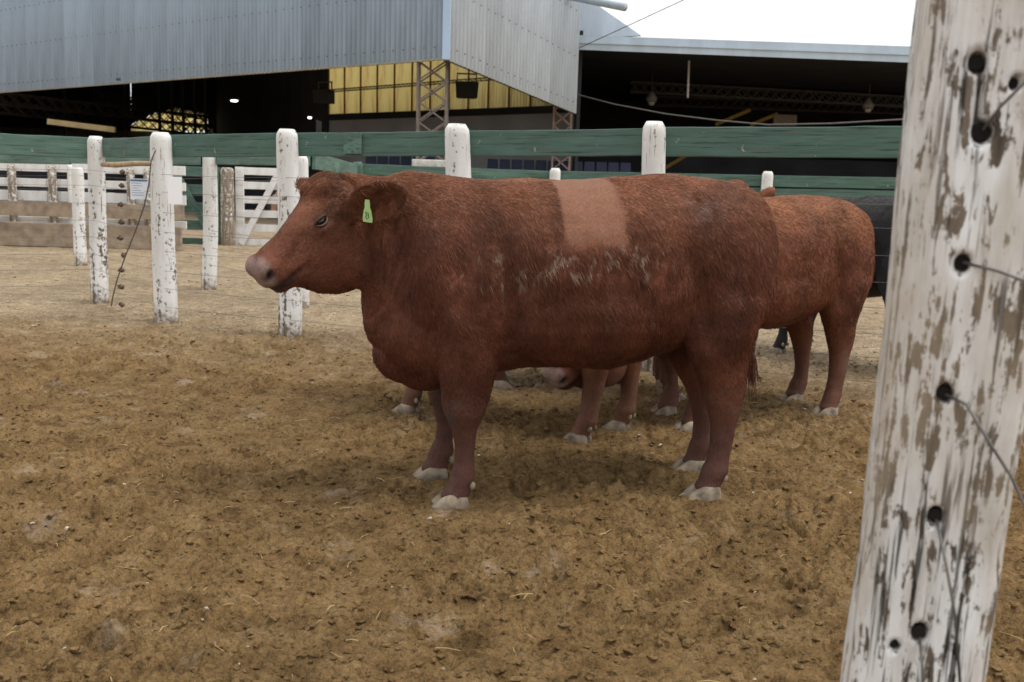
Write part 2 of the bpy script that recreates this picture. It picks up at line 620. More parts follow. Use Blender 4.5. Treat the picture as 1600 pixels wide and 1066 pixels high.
    col = coat(co, no, (co @ Hi[:3, :3].T + Hi[:3, 3]), .06 * rnd.randn(n))
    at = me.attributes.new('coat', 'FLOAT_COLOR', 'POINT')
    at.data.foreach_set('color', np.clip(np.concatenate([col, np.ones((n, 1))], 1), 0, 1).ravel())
    body = new_obj('body', me, root, M_COAT)
    # ---- fur
    if hairs:
        me.calc_loop_triangles()
        nt_ = len(me.loop_triangles)
        tv = np.empty(nt_ * 3, np.int32)
        me.loop_triangles.foreach_get('vertices', tv)
        tv = tv.reshape(-1, 3)
        P0, P1, P2 = co[tv[:, 0]], co[tv[:, 1]], co[tv[:, 2]]
        ar = .5 * np.linalg.norm(np.cross(P1 - P0, P2 - P0), axis=1)
        cen = (P0 + P1 + P2) / 3
        if patch:
            ar = ar * (1 - .0 * clip_mask(cen))
        pick = rnd.choice(nt_, hairs, p=ar / ar.sum())
        u, w = rnd.rand(hairs), rnd.rand(hairs)
        sw = u + w > 1
        u[sw], w[sw] = 1 - u[sw], 1 - w[sw]
        p = P0[pick] * (1 - u - w)[:, None] + P1[pick] * u[:, None] + P2[pick] * w[:, None]
        nn = no[tv[pick]].mean(1)
        nn /= np.linalg.norm(nn, axis=1)[:, None] + 1e-9
        hp = p @ Hi[:3, :3].T + Hi[:3, 3]
        hm = (hp[:, 0] > np.where(hp[:, 2] < -.05, .05, -.06)) & (np.linalg.norm(hp - np.array([.2, 0, -.05]), axis=1) < .36)
        x, y, z = p.T
        flow = np.stack([-.75 + 0 * x, 0 * x, -.45 - .9 * sstep(1.28, 1.0, z)], 1)
        leg = sstep(.55, .40, z)[:, None]
        flow = flow * (1 - leg) + np.array([-.15, 0, -1.0]) * leg
        back = np.array(H3 @ Vector((-1, 0, .15)))
        flow = np.where(hm[:, None], back, flow)
        sw_ = np.stack([fbm(p, 6, 2, seed + 60), fbm(p, 6, 2, seed + 61), fbm(p, 6, 2, seed + 62)], 1)
        fine = np.stack([vnoise(p, 55, seed + 63), vnoise(p, 55, seed + 64), vnoise(p, 55, seed + 65)], 1)
        curl = np.where(hm & (hp[:, 0] < .16) & (hp[:, 2] > .03), 2.2, 1.0)[:, None]
        flow = flow + sw_ * .5 * curl + fine * .38 * curl
        flow -= nn * np.sum(flow * nn, 1)[:, None]
        flow /= np.linalg.norm(flow, axis=1)[:, None] + 1e-9
        L = .0175 * (.7 + .6 * rnd.rand(hairs)) * (1 + .45 * fbm(p, 8, 2, seed + 70))
        L *= 1 - .68 * sstep(.60, .36, z)
        L = np.where(hm, L * (.55 + 1.1 * sstep(.16, .0, hp[:, 0]) * sstep(-.05, .04, hp[:, 2])), L)
        L = np.where(hp[:, 0] > .42, L * np.where(hm, .15, 1), L)
        if patch:
            L *= 1 - .86 * clip_mask(p)
        tailm = (x < -.14) & (z < .60) & (np.abs(y) < .06)
        flow = np.where(tailm[:, None], np.array([-.12, 0, -1.0]) + .25 * fine, flow)
        L = np.where(tailm, .05 + .07 * rnd.rand(hairs), L)
        lift = .34 + .12 * rnd.rand(hairs)
        if patch:   # wet coat combed into ridges below the clipped square
            wet = np.exp(-((z - .95) / .12) ** 2) * sstep(-.1, .2, x) * sstep(1.3, 1.15, x)
            wv = .035 * vnoise(p, 11, 78) + .012 * vnoise(p, 31, 79)
            rdg = vnoise(np.stack([(x + wv + .28 * (z - 1)) * 62, 0 * x, z * 17 + 4 * wv], 1), 1.0, 77)
            lift = lift + wet * .30 * rdg
            L = L * (1 + .45 * wet * rdg)
        if patch:
            lift = np.where(clip_mask(p) > .5, .25, lift)
        K = 4
        pts = np.empty((hairs, K, 3))
        for k in range(K):
            tt = k / (K - 1)
            pts[:, k] = p - nn * .001 + (nn * (lift * tt * (1 - .35 * tt))[:, None] + flow * (tt * .55 + .40 * tt * tt) + np.array([0, 0, -.18]) * tt * tt) * L[:, None]
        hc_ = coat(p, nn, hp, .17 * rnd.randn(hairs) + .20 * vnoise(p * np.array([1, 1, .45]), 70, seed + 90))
        cv = bpy.data.hair_curves.new('fur')
        cv.add_curves([K] * hairs)
        cv.position_data.foreach_set('vector', pts.astype(np.float32).ravel())
        ra = cv.attributes.new('radius', 'FLOAT', 'POINT')
        ra.data.foreach_set('value', np.tile(np.array([.0009, .0009, .0007, .0002]), hairs).astype(np.float32))
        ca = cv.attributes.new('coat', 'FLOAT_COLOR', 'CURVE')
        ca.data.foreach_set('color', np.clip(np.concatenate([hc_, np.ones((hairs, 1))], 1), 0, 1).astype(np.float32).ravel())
        cv.materials.append(M_FUR)
        fo = new_obj('fur', cv, root)
        fo['kind'] = 'stuff'
    # ---- eyes
    for sy in (1, -1):
        for q, (rz, col_) in ((1, (.0165, M_LID)), (-1, (.0135, M_LIDLOW))):
            lm = MB()
            lm.tube([HM @ Vector((.150 + .027 * math.cos(th), sy * (.110 - .014 * abs(math.cos(th)) ** 3), .040 + q * rz * math.sin(th))) for th in np.linspace(-.15, PI + .15, 12)], [.0015] + [.0055 if q > 0 else .004] * 10 + [.0015], 7)
            lm.build('eyelid', col_, root, True)
        c = HM @ Vector((.150, sy * .0965, .040))
        v, f = ellipsoid(c, (.024, .016, .015), H3, 16, 10)
        new_obj('eye', mesh_np('eye', v, f, True), root, M_EYE)
    # ---- hooves: two claws and two dew claws each
    for i, (hx, hy) in enumerate(hoof_at):
        mb = MB()
        for q in (-1, 1):
            st = []
            for zz, a0, a1, wd in ((0.0, -.056, .102, .034), (.012, -.058, .096, .035), (.036, -.054, .066, .033), (.055, -.048, .040, .029), (.064, -.040, .026, .022)):
                st.append(((hx + (a0 + a1) / 2, hy + q * .032, zz), ((a1 - a0) / 2, q * .006, 0), (0, wd, 0)))
            vv, ff = loft(st, 14, 2.4)
            for j in range(len(vv)):   # toes pinch inwards
                dx = (vv[j][0] - hx) / .09
                vv[j] = Vector((vv[j][0], vv[j][1] - q * .010 * max(0, dx) ** 2, vv[j][2]))
            mb.add(vv, ff)
        ho = mb.build('hoof', M_HOOF, root, smooth=True)
        for q in (-1, 1):
            v, f = ellipsoid((hx - .068, hy + q * .026, .092), (.014, .011, .017))
            new_obj('dew_claw', mesh_np('dew_claw', v, f, True), ho, M_HOOF)
    return root, HM, ear_frames


def place(root, hind_mid, front_mid):
    d = Vector(front_mid) - Vector(hind_mid)
    root.location = (hind_mid[0], hind_mid[1], 0)
    root.rotation_euler = (0, 0, math.atan2(d.y, d.x))


G_ = ground_at
red = 'red-brown cattle standing in the pen'

# ------------------------------------------------------------------ where the cattle stand: hind feet, fore feet, leg offsets
HERD = dict(
    main=dict(h=(.829, 4.093), f=(-.277, 3.872), legs=(0, .035, 0, -.09), sc=1.0),
    grazing=dict(h=(1.84, 5.74), f=(.905, 5.245), legs=(.02, -.10, .03, -.06), sc=.96),
    away=dict(h=(.50, 4.87), f=(-.47, 5.43), legs=(.06, -.05, .03, -.03), sc=.97),
    raised=dict(h=(-.10, 6.24), f=(1.0, 6.06), legs=(.0, .05, -.04, .04), sc=1.0),
    black=dict(h=(2.93, 6.98), f=(2.30, 7.95), legs=(.0, .06, .02, -.05), sc=.98),
    tan=dict(h=(-4.55, 22.4), f=(-5.05, 21.4), legs=(0, 0.03, 0, -.04), sc=.95))


def hoof_spots():
    out = []
    for k, q in HERD.items():
        h, f = Vector(q['h']), Vector(q['f'])
        d = (f - h).normalized()
        l = Vector((-d.y, d.x))
        for i, (b, sy) in enumerate(((1.10, 1), (1.10, -1), (.03, 1), (.03, -1))):
            p = h + (d * (b + q['legs'][i]) + l * (sy * .19)) * q['sc']
            out.append((p.x, p.y))
    return np.array(out)


# ------------------------------------------------------------------ ground
def m_ground():
    m, t, b = NT('trodden_dirt')
    g = nd(t, 'Attribute', attribute_name='dry')
    v = coords(t)
    big = noise(t, v, 0.9, 5, 0.55)
    mid = noise(t, v, 7.0, 6, 0.6)
    fine = noise(t, v, 45.0, 6, 0.7)
    speck = noise(t, v, 150.0, 3, 0.6)
    wet = ramp(t, [(0.28, (.110, .064, .026)), (0.5, (.215, .132, .056)), (0.68, (.265, .172, .080)), (0.85, (.31, .22, .12))], mid)
    dry = ramp(t, [(0.25, (.20, .145, .09)), (0.5, (.33, .25, .16)), (0.75, (.44, .355, .245))], mid)
    c = mixc(t, g.outputs['Fac'], wet.outputs[0], dry.outputs[0])
    f2 = ramp(t, [(0.33, .30), (0.45, 0.90), (0.72, 1.38)], fine)
    c = mixc(t, 1.0, c, f2.outputs[0], 'MULTIPLY')
    b2 = ramp(t, [(0.3, .78), (0.7, 1.18)], big)
    c = mixc(t, 1.0, c, b2.outputs[0], 'MULTIPLY')
    s2 = ramp(t, [(0.35, .7), (0.6, 1.1)], speck)
    c = mixc(t, 1.0, c, s2.outputs[0], 'MULTIPLY')
    # chalky scuffs
    sc = noise(t, v, 2.6, 8, 0.72)
    sr = ramp(t, [(0.585, 0.0), (0.72, 0.5)], sc)
    c = mixc(t, sr.outputs[0], c, (.50, .41, .32))
    t.links.new(c, b.inputs['Base Color'])
    b.inputs['Roughness'].default_value = 0.95
    b.inputs['Specular IOR Level'].default_value = 0.12
    ad = nd(t, 'Math', operation='ADD')
    t.links.new(fine, ad.inputs[0])
    t.links.new(mid, ad.inputs[1])
    bump(t, b, ad.outputs[0], 1.0, 0.022)
    return m


def clods(p, cell, seed):
    """separate rounded lumps: distance to jittered cell points, each with its own height"""
    q = p[:, :2] / cell + .35 * np.stack([vnoise(p, 1 / cell * 1.7, seed + 1), vnoise(p, 1 / cell * 1.7, seed + 2)], 1)
    i = np.floor(q).astype(np.int64)
    best = np.zeros(len(p))
    zz = np.zeros(len(p), np.int64)
    for dx in (-1, 0, 1):
        for dy in (-1, 0, 1):
            cx, cy = i[:, 0] + dx, i[:, 1] + dy
            jx, jy = _hash(cx, cy, zz, seed), _hash(cx, cy, zz + 1, seed)
            hh, rr = _hash(cx, cy, zz + 2, seed) ** 2, .35 + .45 * _hash(cx, cy, zz + 3, seed)
            d2 = ((q[:, 0] - cx - jx) ** 2 + (q[:, 1] - cy - jy) ** 2) / (rr * rr)
            best = np.maximum(best, np.sqrt(np.maximum(0, 1 - d2)) * (.25 + 1.6 * hh))
    return best


def terrain(p):
    dist = np.hypot(p[:, 0], p[:, 1])
    z = .022 * fbm(p, .9, 3, 3) + .014 * fbm(p, 4.5, 3, 8)
    cl = fbm(p, 13, 3, 14)
    z = z + (.020 * clods(p, .09, 5) + .016 * clods(p, .046, 6) + .009 * clods(p, .027, 7)) * (.35 + .65 * sstep(-.45, .35, fbm(p, 1.7, 2, 44))) * sstep(14, 7, dist) + .012 * np.sign(cl) * np.abs(cl) ** .8 + .016 * np.abs(fbm(p, 26, 2, 25)) - .006 + .010 * np.maximum(0, vnoise(p, 19, 66)) ** 2
    rs = np.random.RandomState(12)       # hoof prints: two sunken crescents with a pushed-up rim
    for _k in range(150):
        hy = 2.2 + 5.2 * rs.rand()
        hx = (rs.rand() * 2 - 1) * (.55 * hy + .3)
        an = rs.rand() * 6.28
        dp = .012 + .014 * rs.rand()
        m = np.where((np.abs(p[:, 0] - hx) < .16) & (np.abs(p[:, 1] - hy) < .16))[0]
        if len(m):
            ax, ay = p[m, 0] - hx, p[m, 1] - hy
            a1, b1 = ax * math.cos(an) + ay * math.sin(an), -ax * math.sin(an) + ay * math.cos(an)
            for q in (-1, 1):
                rr_ = np.hypot(a1 / .062, (b1 - q * .027) / .024)
                z[m] += -dp * sstep(1.15, .75, rr_) + .35 * dp * np.exp(-((rr_ - 1.5) / .3) ** 2)
    far = sstep(6.5, 9.5, p[:, 1] + .3 * p[:, 0])
    z = z * (1 - .35 * far)
    ho = hoof_spots()
    near = np.full(len(p), 9.0)
    m = (dist < 10)
    near[m] = np.min(np.hypot(p[m, 0][:, None] - ho[None, :, 0], p[m, 1][:, None] - ho[None, :, 1]), 1)
    k = np.exp(-(near / .13) ** 2)
    z = z * (1 - k) + .008 * k
    return z


def build_ground():
    rr = [0.9]
    while rr[-1] < 45:
        rr.append(rr[-1] * 1.0041)
    while rr[-1] < 900:
        rr.append(rr[-1] * 1.25)
    rr = np.array(rr)
    th = np.concatenate([np.linspace(-PI, -.70, 26)[:-1], np.linspace(-.70, .70, 640), np.linspace(.70, PI, 26)[1:-1]])
    nr, na = len(rr), len(th)
    X = np.sin(th)[None, :] * rr[:, None]
    Y = np.cos(th)[None, :] * rr[:, None] - .2
    p = np.stack([X.ravel(), Y.ravel(), np.zeros(X.size)], 1)
    dist = np.hypot(p[:, 0], p[:, 1])
    fade = sstep(40, 18, dist)
    z = terrain(p)
    z = z * fade
    p[:, 2] = z
    i = np.arange(nr - 1)[:, None] * na
    j = np.arange(na)[None, :]
    j2 = (j + 1) % na
    quads = np.stack([i + j, i + j2, i + na + j2, i + na + j], -1).reshape(-1, 4)[:, ::-1]
    ncen = len(p)
    cen = np.array([[0, -.2, 0]])
    pv = np.concatenate([p, cen])
    tris = np.stack([np.full(na, ncen), (np.arange(na) + 1) % na, np.arange(na)], 1)[:, ::-1]
    me = bpy.data.meshes.new('ground')
    me.vertices.add(len(pv))
    me.vertices.foreach_set('co', pv.ravel())
    nl = quads.size + tris.size
    me.loops.add(nl)
    me.loops.foreach_set('vertex_index', np.concatenate([quads.ravel(), tris.ravel()]).astype(np.int32))
    me.polygons.add(len(quads) + len(tris))
    me.polygons.foreach_set('loop_start', np.concatenate([np.arange(len(quads)) * 4, quads.size + np.arange(len(tris)) * 3]).astype(np.int32))
    me.update(calc_edges=True)
    me.polygons.foreach_set('use_smooth', [True] * len(me.polygons))
    if me.polygons[100].normal.z < 0:
        me.flip_normals()
    dryv = np.clip(sstep(5.6, 8.6, pv[:, 1] + .32 * pv[:, 0] + 1.0 * fbm(pv, .8, 3, 41)), 0, 1)
    a_ = me.attributes.new('dry', 'FLOAT', 'POINT')
    a_.data.foreach_set('value', dryv.astype(np.float32))
    o = new_obj('ground', me, None, m_ground())
    o['kind'] = 'structure'
    return o


ground = build_ground()
M_GROUND = ground.data.materials[0]


def ground_height(xs, ys):
    p = np.stack([xs, ys, np.zeros(len(xs))], 1)
    return terrain(p) * sstep(40, 18, np.hypot(xs, ys))


def scatter(name, n, size, mat, rng, ymin, ymax, flat=.6, power=1.0, kind='clod'):
    rs = np.random.RandomState(rng)
    V, Fq = [], []
    ico = bmesh.new()
    bmesh.ops.create_icosphere(ico, subdivisions=1, radius=1)
    iv = np.array([v.co[:] for v in ico.verts])
    fi = [[v.index for v in f.verts] for f in ico.faces]
    ico.free()
    yy = ymin * (ymax / ymin) ** (rs.rand(n) ** power)
    xx = (rs.rand(n) * 2 - 1) * (.62 * yy + .4)
    zz = ground_height(xx, yy)
    for k in range(n):
        sz = size * (.4 + 1.1 * rs.rand() ** 2.2)
        a_ = rs.rand() * 2 * PI
        if kind == 'clod':
            q = iv * (1 + .38 * np.clip(rs.randn(len(iv), 1), -1.4, 1.6) * .8) * np.array([sz * (.8 + .7 * rs.rand()), sz * (.7 + .5 * rs.rand()), sz * flat * (.7 + .6 * rs.rand())])
            f = fi
        else:   # a stalk: thin bent strip with thickness
            L, w = sz * 4, .0012
            q = np.array([[-L, -w, 0], [-L, w, 0], [-L, 0, w * 1.5], [0, -w, .004], [0, w, .004], [0, 0, .004 + w * 1.5], [L, -w, .001], [L, w, .001], [L, 0, w * 1.5]])
            q[:, 1] += np.array([0, 0, 0, 1, 1, 1, 0, 0, 0]) * L * .15 * rs.randn()
            f = [[0, 1, 4, 3], [1, 2, 5, 4], [2, 0, 3, 5], [3, 4, 7, 6], [4, 5, 8, 7], [5, 3, 6, 8]]
        c, s_ = math.cos(a_), math.sin(a_)
        q = q @ np.array([[c, s_, 0], [-s_, c, 0], [0, 0, 1]])
        q = q + np.array([xx[k], yy[k], zz[k] + (.006 if kind != 'clod' else sz * .28)])
        b0 = len(V)
        V.extend(q.tolist())
        Fq.extend([[b0 + i for i in ff] for ff in f])
    o = new_obj(name, mesh_np(name, V, Fq, False), None, mat)
    o['kind'] = 'stuff'
    return o


M_CLODD = plain('dry_clod', (.36, .275, .18), .95, var=.4, scale=30, spec=.1)
M_CHIP = plain('stone_chip', (.42, .36, .30), .8, var=.3, scale=14)
M_STRAW = plain('straw', (.40, .29, .13), .8, var=.3, scale=9)
tag(scatter('dirt_clods', 7000, .0105, M_GROUND, 4, 2.0, 8.2, .55), 'loose clods of brown trodden dirt across the pen', 'dirt')
tag(scatter('dry_clods', 2200, .015, M_CLODD, 5, 7.8, 19, .5), 'pale dry clods on the yard beyond the wire fence', 'dirt')
tag(scatter('stone_chips', 150, .0065, M_CHIP, 6, 2.0, 8.0, .6), 'small pale stone chips trodden into the dirt', 'gravel')
tag(scatter('straw_bits', 420, .0075, M_STRAW, 7, 2.0, 15, kind='straw'), 'short yellow straw bits scattered over the dirt', 'straw')


# ------------------------------------------------------------------ timber materials
def m_white_post(name='white_post_paint', wear=.465, wood=(.17, .135, .10), mudz=.22, standing=True):
    m, t, b = NT(name)
    v = coords(t, (1, 1, .16))
    v1 = coords(t)
    n1 = noise(t, v, 16, 9, .68, .5)
    n2 = noise(t, v1, 26, 6, .65)
    mx = nd(t, 'Math', operation='MULTIPLY_ADD')
    mx.inputs[1].default_value = .55
    t.links.new(n2, mx.inputs[0])
    sc = nd(t, 'Math', operation='MULTIPLY')
    sc.inputs[1].default_value = .55
    t.links.new(n1, sc.inputs[0])
    t.links.new(sc.outputs[0], mx.inputs[2])
    # more bare wood towards the foot, where cattle rub and mud splashes
    sep = nd(t, 'SeparateXYZ')
    t.links.new(v1, sep.inputs[0])
    foot = nd(t, 'MapRange')
    foot.inputs['From Min'].default_value = 0.0
    foot.inputs['From Max'].default_value = 1.1
    foot.inputs['To Min'].default_value = -.06 if standing else 0.0
    foot.inputs['To Max'].default_value = 0.0
    t.links.new(sep.outputs[2], foot.inputs[0])
    ad = nd(t, 'Math', operation='ADD')
    t.links.new(mx.outputs[0], ad.inputs[0])
    t.links.new(foot.outputs[0], ad.inputs[1])
    mask = ramp(t, [(wear - .035, 1.0), (wear + .01, 0.0)], ad.outputs[0])
    tone = noise(t, v, 5, 5, .6)
    paint = ramp(t, [(.3, (.60, .585, .55)), (.55, (.74, .735, .72)), (.8, (.80, .80, .79))], tone)
    wd = ramp(t, [(.35, tuple(c * .55 for c in wood)), (.65, tuple(c * 1.35 for c in wood))], noise(t, v, 30, 5, .6))
    c = mixc(t, mask.outputs[0], paint.outputs[0], wd.outputs[0])
    # cracks along the grain
    crk = noise(t, coords(t, (1, 1, .05)), 60, 4, .55)
    cr = ramp(t, [(.30, .22), (.375, 1.0)], crk)
    c = mixc(t, 1.0, c, cr.outputs[0], 'MULTIPLY')
    mud = nd(t, 'MapRange')
    mud.inputs['From Min'].default_value = mudz
    mud.inputs['From Max'].default_value = .02
    t.links.new(sep.outputs[2], mud.inputs[0])
    mm = nd(t, 'Math', operation='MULTIPLY')
    t.links.new(mud.outputs[0], mm.inputs[0])
    mr = ramp(t, [(.35, .1), (.6, 1.0)], noise(t, v1, 18, 5, .6))
    t.links.new(mr.outputs[0], mm.inputs[1])
    if standing:
        c = mixc(t, mm.outputs[0], c, (.20, .15, .10))
    t.links.new(c, b.inputs['Base Color'])
    b.inputs['Roughness'].default_value = .8
    b.inputs['Specular IOR Level'].default_value = .2
    bump(t, b, ad.outputs[0], .6, .008)
    return m


def m_green(name, col, wear=.40):
    m, t, b = NT(name)
    v = coords(t, (.12, 1, 1))
    v1 = coords(t)
    tone = noise(t, v, 6, 5, .6)
    lo, hi = tuple(c * .55 for c in col), tuple(c * 1.4 for c in col)
    p = ramp(t, [(.3, lo), (.7, hi)], tone)
    w = ramp(t, [(wear - .05, 1.0), (wear, 0.0)], noise(t, v, 22, 8, .7, .4))
    c = mixc(t, w.outputs[0], p.outputs[0], (.10, .115, .09))
    gr = ramp(t, [(.36, .45), (.46, 1.0)], noise(t, coords(t, (.035, 1, 1)), 55, 5, .6))
    c = mixc(t, 1.0, c, gr.outputs[0], 'MULTIPLY')
    f = ramp(t, [(.66, 0.0), (.69, 1.0)], noise(t, v1, 9, 8, .72))
    c = mixc(t, f.outputs[0], c, (.36, .34, .28))
    t.links.new(c, b.inputs['Base Color'])
    b.inputs['Roughness'].default_value = .6
    b.inputs['Specular IOR Level'].default_value = .3
    bump(t, b, noise(t, v, 24, 6, .6), .7, .006)
    return m


M_POST = m_white_post()
M_POST2 = m_white_post('worn_post_paint', .49)
M_GREEN = m_green('green_rail_paint', (.070, .128, .101))
M_GREEN2 = m_green('pale_green_rail_paint', (.092, .162, .128))
M_WIRE = plain('fence_wire', (.16, .15, .14), .55, metal=.6, var=.25, scale=20)
M_RUST = plain('rusty_iron', (.13, .085, .06), .85, var=.5, scale=40)
M_STICK = plain('bare_stick', (.38, .27, .17), .85, var=.3, scale=20)
M_WBOARD = m_white_post('whitewashed_board', .425, (.24, .21, .17), .05, False)
M_BROWN = plain('bare_brown_board', (.30, .235, .17), .85, var=.3, scale=6)
M_PAPER = plain('paper', (.72, .75, .80), .6, var=.03)
M_PRINT = plain('paper_print', (.10, .17, .26), .6, var=.05)
M_BAREPOST = m_white_post('bare_post_wood', .60, (.26, .21, .16))


def log_post(name, base, top, r, mat, parent, seed, lean=0.0, bend=0.0, seg=22, rings=46, sink=.15):
    """an uneven round post with a rounded, weathered top"""
    b, tp = Vector(base), Vector(top)
    v, f = [], []
    rs = np.random.RandomState(seed)
    zs = list(np.linspace(0, 1, rings))
    Hh = (tp - b).length
    ax = (tp - b).normalized()
    P_ = []
    for i, u in enumerate(zs):
        for k in range(seg):
            P_.append((math.cos(2 * PI * k / seg) * 1.3, math.sin(2 * PI * k / seg) * 1.3, u * 2.2))
    P_ = np.array(P_) + seed * 13.7
    nz = .070 * fbm(P_, .9, 3, seed) + .035 * fbm(P_ * np.array([3.2, 3.2, .5]), 1.6, 2, seed + 4)
    q = 0
    bx, by = rs.randn() * bend, rs.randn() * bend
    for i, u in enumerate(zs):
        rt = r * (1.06 - .10 * u)
        edge = max(0, (u - 1 + .045 / Hh * 1.4) / (.045 / Hh * 1.4))
        rt *= math.sqrt(max(.0, 1 - (edge * .72) ** 2))
        off = Vector((bx * math.sin(u * PI * 1.3), by * math.sin(u * PI), 0))
        for k in range(seg):
            a_ = 2 * PI * k / seg
            rr = rt * (1 + nz[q])
            v.append(b + (tp - b) * u + off + Vector((math.cos(a_) * rr, math.sin(a_) * rr, 0)))
            q += 1
    for i in range(rings - 1):
        for k in range(seg):
            a_, c_ = i * seg + k, i * seg + (k + 1) % seg
            f.append((a_, c_, c_ + seg, a_ + seg))
    f.append(tuple(range((rings - 1) * seg, rings * seg)))
    v = [x - b for x in v]
    if sink:
        v += [Vector((math.cos(2 * PI * k / seg) * r, math.sin(2 * PI * k / seg) * r, -sink)) for k in range(seg)]
        n0 = rings * seg
        f += [(n0 + k, n0 + (k + 1) % seg, (k + 1) % seg, k) for k in range(seg)]
    o = new_obj(name, mesh_np(name, v, f, True), parent, mat)
    o.location = b
    return o


def board(name, a, b, h, th, mat, parent, seed=0, sag=0.0, n=14):
    """a sawn plank from a to b (centre line), slightly uneven"""
    a, b = Vector(a), Vector(b)
    d = b - a
    L = d.length
    v, f = [], []
    rs = np.random.RandomState(seed + 100)
    for i in range(n):
        u = i / (n - 1)
        e1, e2 = .0012 * rs.randn(), .0012 * rs.randn()
        for zz, yy in ((-h / 2 + e1, -th / 2), (-h / 2 + e1, th / 2), (h / 2 + e2, th / 2), (h / 2 + e2, -th / 2)):
            v.append((u * L, yy + .002 * rs.randn(), zz - sag * math.sin(PI * u)))
    for i in range(n - 1):
        for k in range(4):
            p, q = i * 4 + k, i * 4 + (k + 1) % 4
            f.append((p, q, q + 4, p + 4))
    f += [(0, 3, 2, 1), tuple((n - 1) * 4 + k for k in range(4))]
    f = [tuple(reversed(x)) for x in f]
    o = new_obj(name, mesh_np(name, v, f), parent, mat)
    o.location = a
    o.rotation_euler = d.to_track_quat('X', 'Z').to_euler()
    bv = o.modifiers.new('bevel', 'BEVEL')
    bv.width = .006
    bv.segments = 2
    bv.limit_method = 'ANGLE'
    bv.angle_limit = R_(50)
    return o


def wire(parent, pts, r=.0018, name='wire', mat=None):
    mb = MB()
    out = []
    for i in range(len(pts) - 1):
        a, b = Vector(pts[i]), Vector(pts[i + 1])
        for k in range(6):
            u = k / 6
            out.append(a.lerp(b, u) - Vector((0, 0, .012 * (b - a).length * math.sin(PI * u) * .6)))
    out.append(Vector(pts[-1]))
    mb.tube(out, r, 5)
    o = mb.build(name, mat or M_WIRE, parent, True)
    return o


# ------------------------------------------------------------------ the wire fence with green top rail
fence = empty('wire_fence', (-1.84, 7.86, 0))
tag(fence, 'wire fence with white log posts and one green top rail behind the cattle', 'fence')
FPOS = [(-6.9, 8.95), (-4.223, 9.738), (-3.072, 8.449), (-1.841, 7.86), (-.415, 7.33), (.99, 6.77), (2.72, 6.09), (4.3, 5.45)]
FTOP = [None, (150, 213), (250, 207), (449, 202), (715, 194), (1020, 190), None, None]
FR = [.09, .083, .094, .090, .094, .084, .09, .09]
fi_ = fence.matrix_basis.inverted()


def rel(parent, o):
    """keep a part where it was built after parenting to an Empty away from the origin"""
    o.location = Vector(o.location) - parent.location
    return o


posts = []
for i, (x, y) in enumerate(FPOS):
    if FTOP[i]:
        tp = point_at(FTOP[i][0], FTOP[i][1], y)
        tp = Vector((x + (tp.x - x) * .8, y, tp.z))
    else:
        tp = Vector((x, y, 1.70))
    posts.append(tp)
    rel(fence, log_post('post', (x, y, 0), tp, FR[i], M_POST2 if i in (3, 1) else M_POST, fence, 20 + i, bend=.012))
RAIL = [(0, 1, (-60, 222), (140, 231), .205, M_GREEN2), (1, 2, (165, 231), (236, 230), .185, M_GREEN), (2, 3, (262, 228), (436, 226), .19, M_GREEN), (3, 4, (464, 226), (700, 224), .185, M_GREEN), (4, 5, (730, 224), (1008, 222), .187, M_GREEN), (5, 6, (1036, 221.5), (1400, 222), .200, M_GREEN), (6, 7, None, None, .2, M_GREEN)]
for i, j, pa, pb, h, mt in RAIL:
    a, b = Vector((*FPOS[i], 0)), Vector((*FPOS[j], 0))
    nrm = Vector((-(b - a).y, (b - a).x, 0)).normalized()
    if nrm.y < 0:
        nrm = -nrm
    o_ = nrm * (.075 if i else .085)
    if i == 0:
        nrm_o = -nrm * .0
    if pa:
        A, B = on_plane(pa[0], pa[1], a + o_, nrm), on_plane(pb[0], pb[1], a + o_, nrm)
        dd = (B - A)
        A = A - dd.normalized() * (.07 if i else .0)
        B = B + dd.normalized() * .07
    else:
        A, B = a + o_ + Vector((0, 0, 1.54)), b + o_ + Vector((0, 0, 1.54))
    rel(fence, board('rail', A, B, h, .042, mt, fence, i, sag=.004))
    if i == 3:
        pl = MB()
        c = on_plane(551, 224, a + o_ - nrm * .036, nrm)
        dx = (b - a).normalized()
        pl.box((0, 0, 0), (.155, .024, .165), Matrix((dx, nrm, Vector((0, 0, 1)))).transposed())
        pp = pl.build('patch_plate', M_GREEN2, fence, bevel=.003)
        pp.location = c - fence.location
        for sx in (-.06, .06):
            for sz in (-.065, .065):
                sc_ = MB()
                sc_.tube([Vector((0, 0, 0)), -nrm * .006], .007, 8)
                s2_ = sc_.build('screw', M_WIRE, pp)
                s2_.location = dx * sx + Vector((0, 0, sz)) - nrm * .010
WZ = [1.31, 1.16, .985, .815, .65, .48, .325, .165]
for wz in WZ:
    pts = [(p[0], p[1] - .0, wz + (.03 if k < 2 else 0) - (.06 * (k > 4))) for k, p in enumerate(FPOS)]
    pts = [Vector(p) - fence.location for p in pts]
    pts = [p + Vector((0, -.088, 0)) for p in pts]
    wire(fence, pts, .0016)
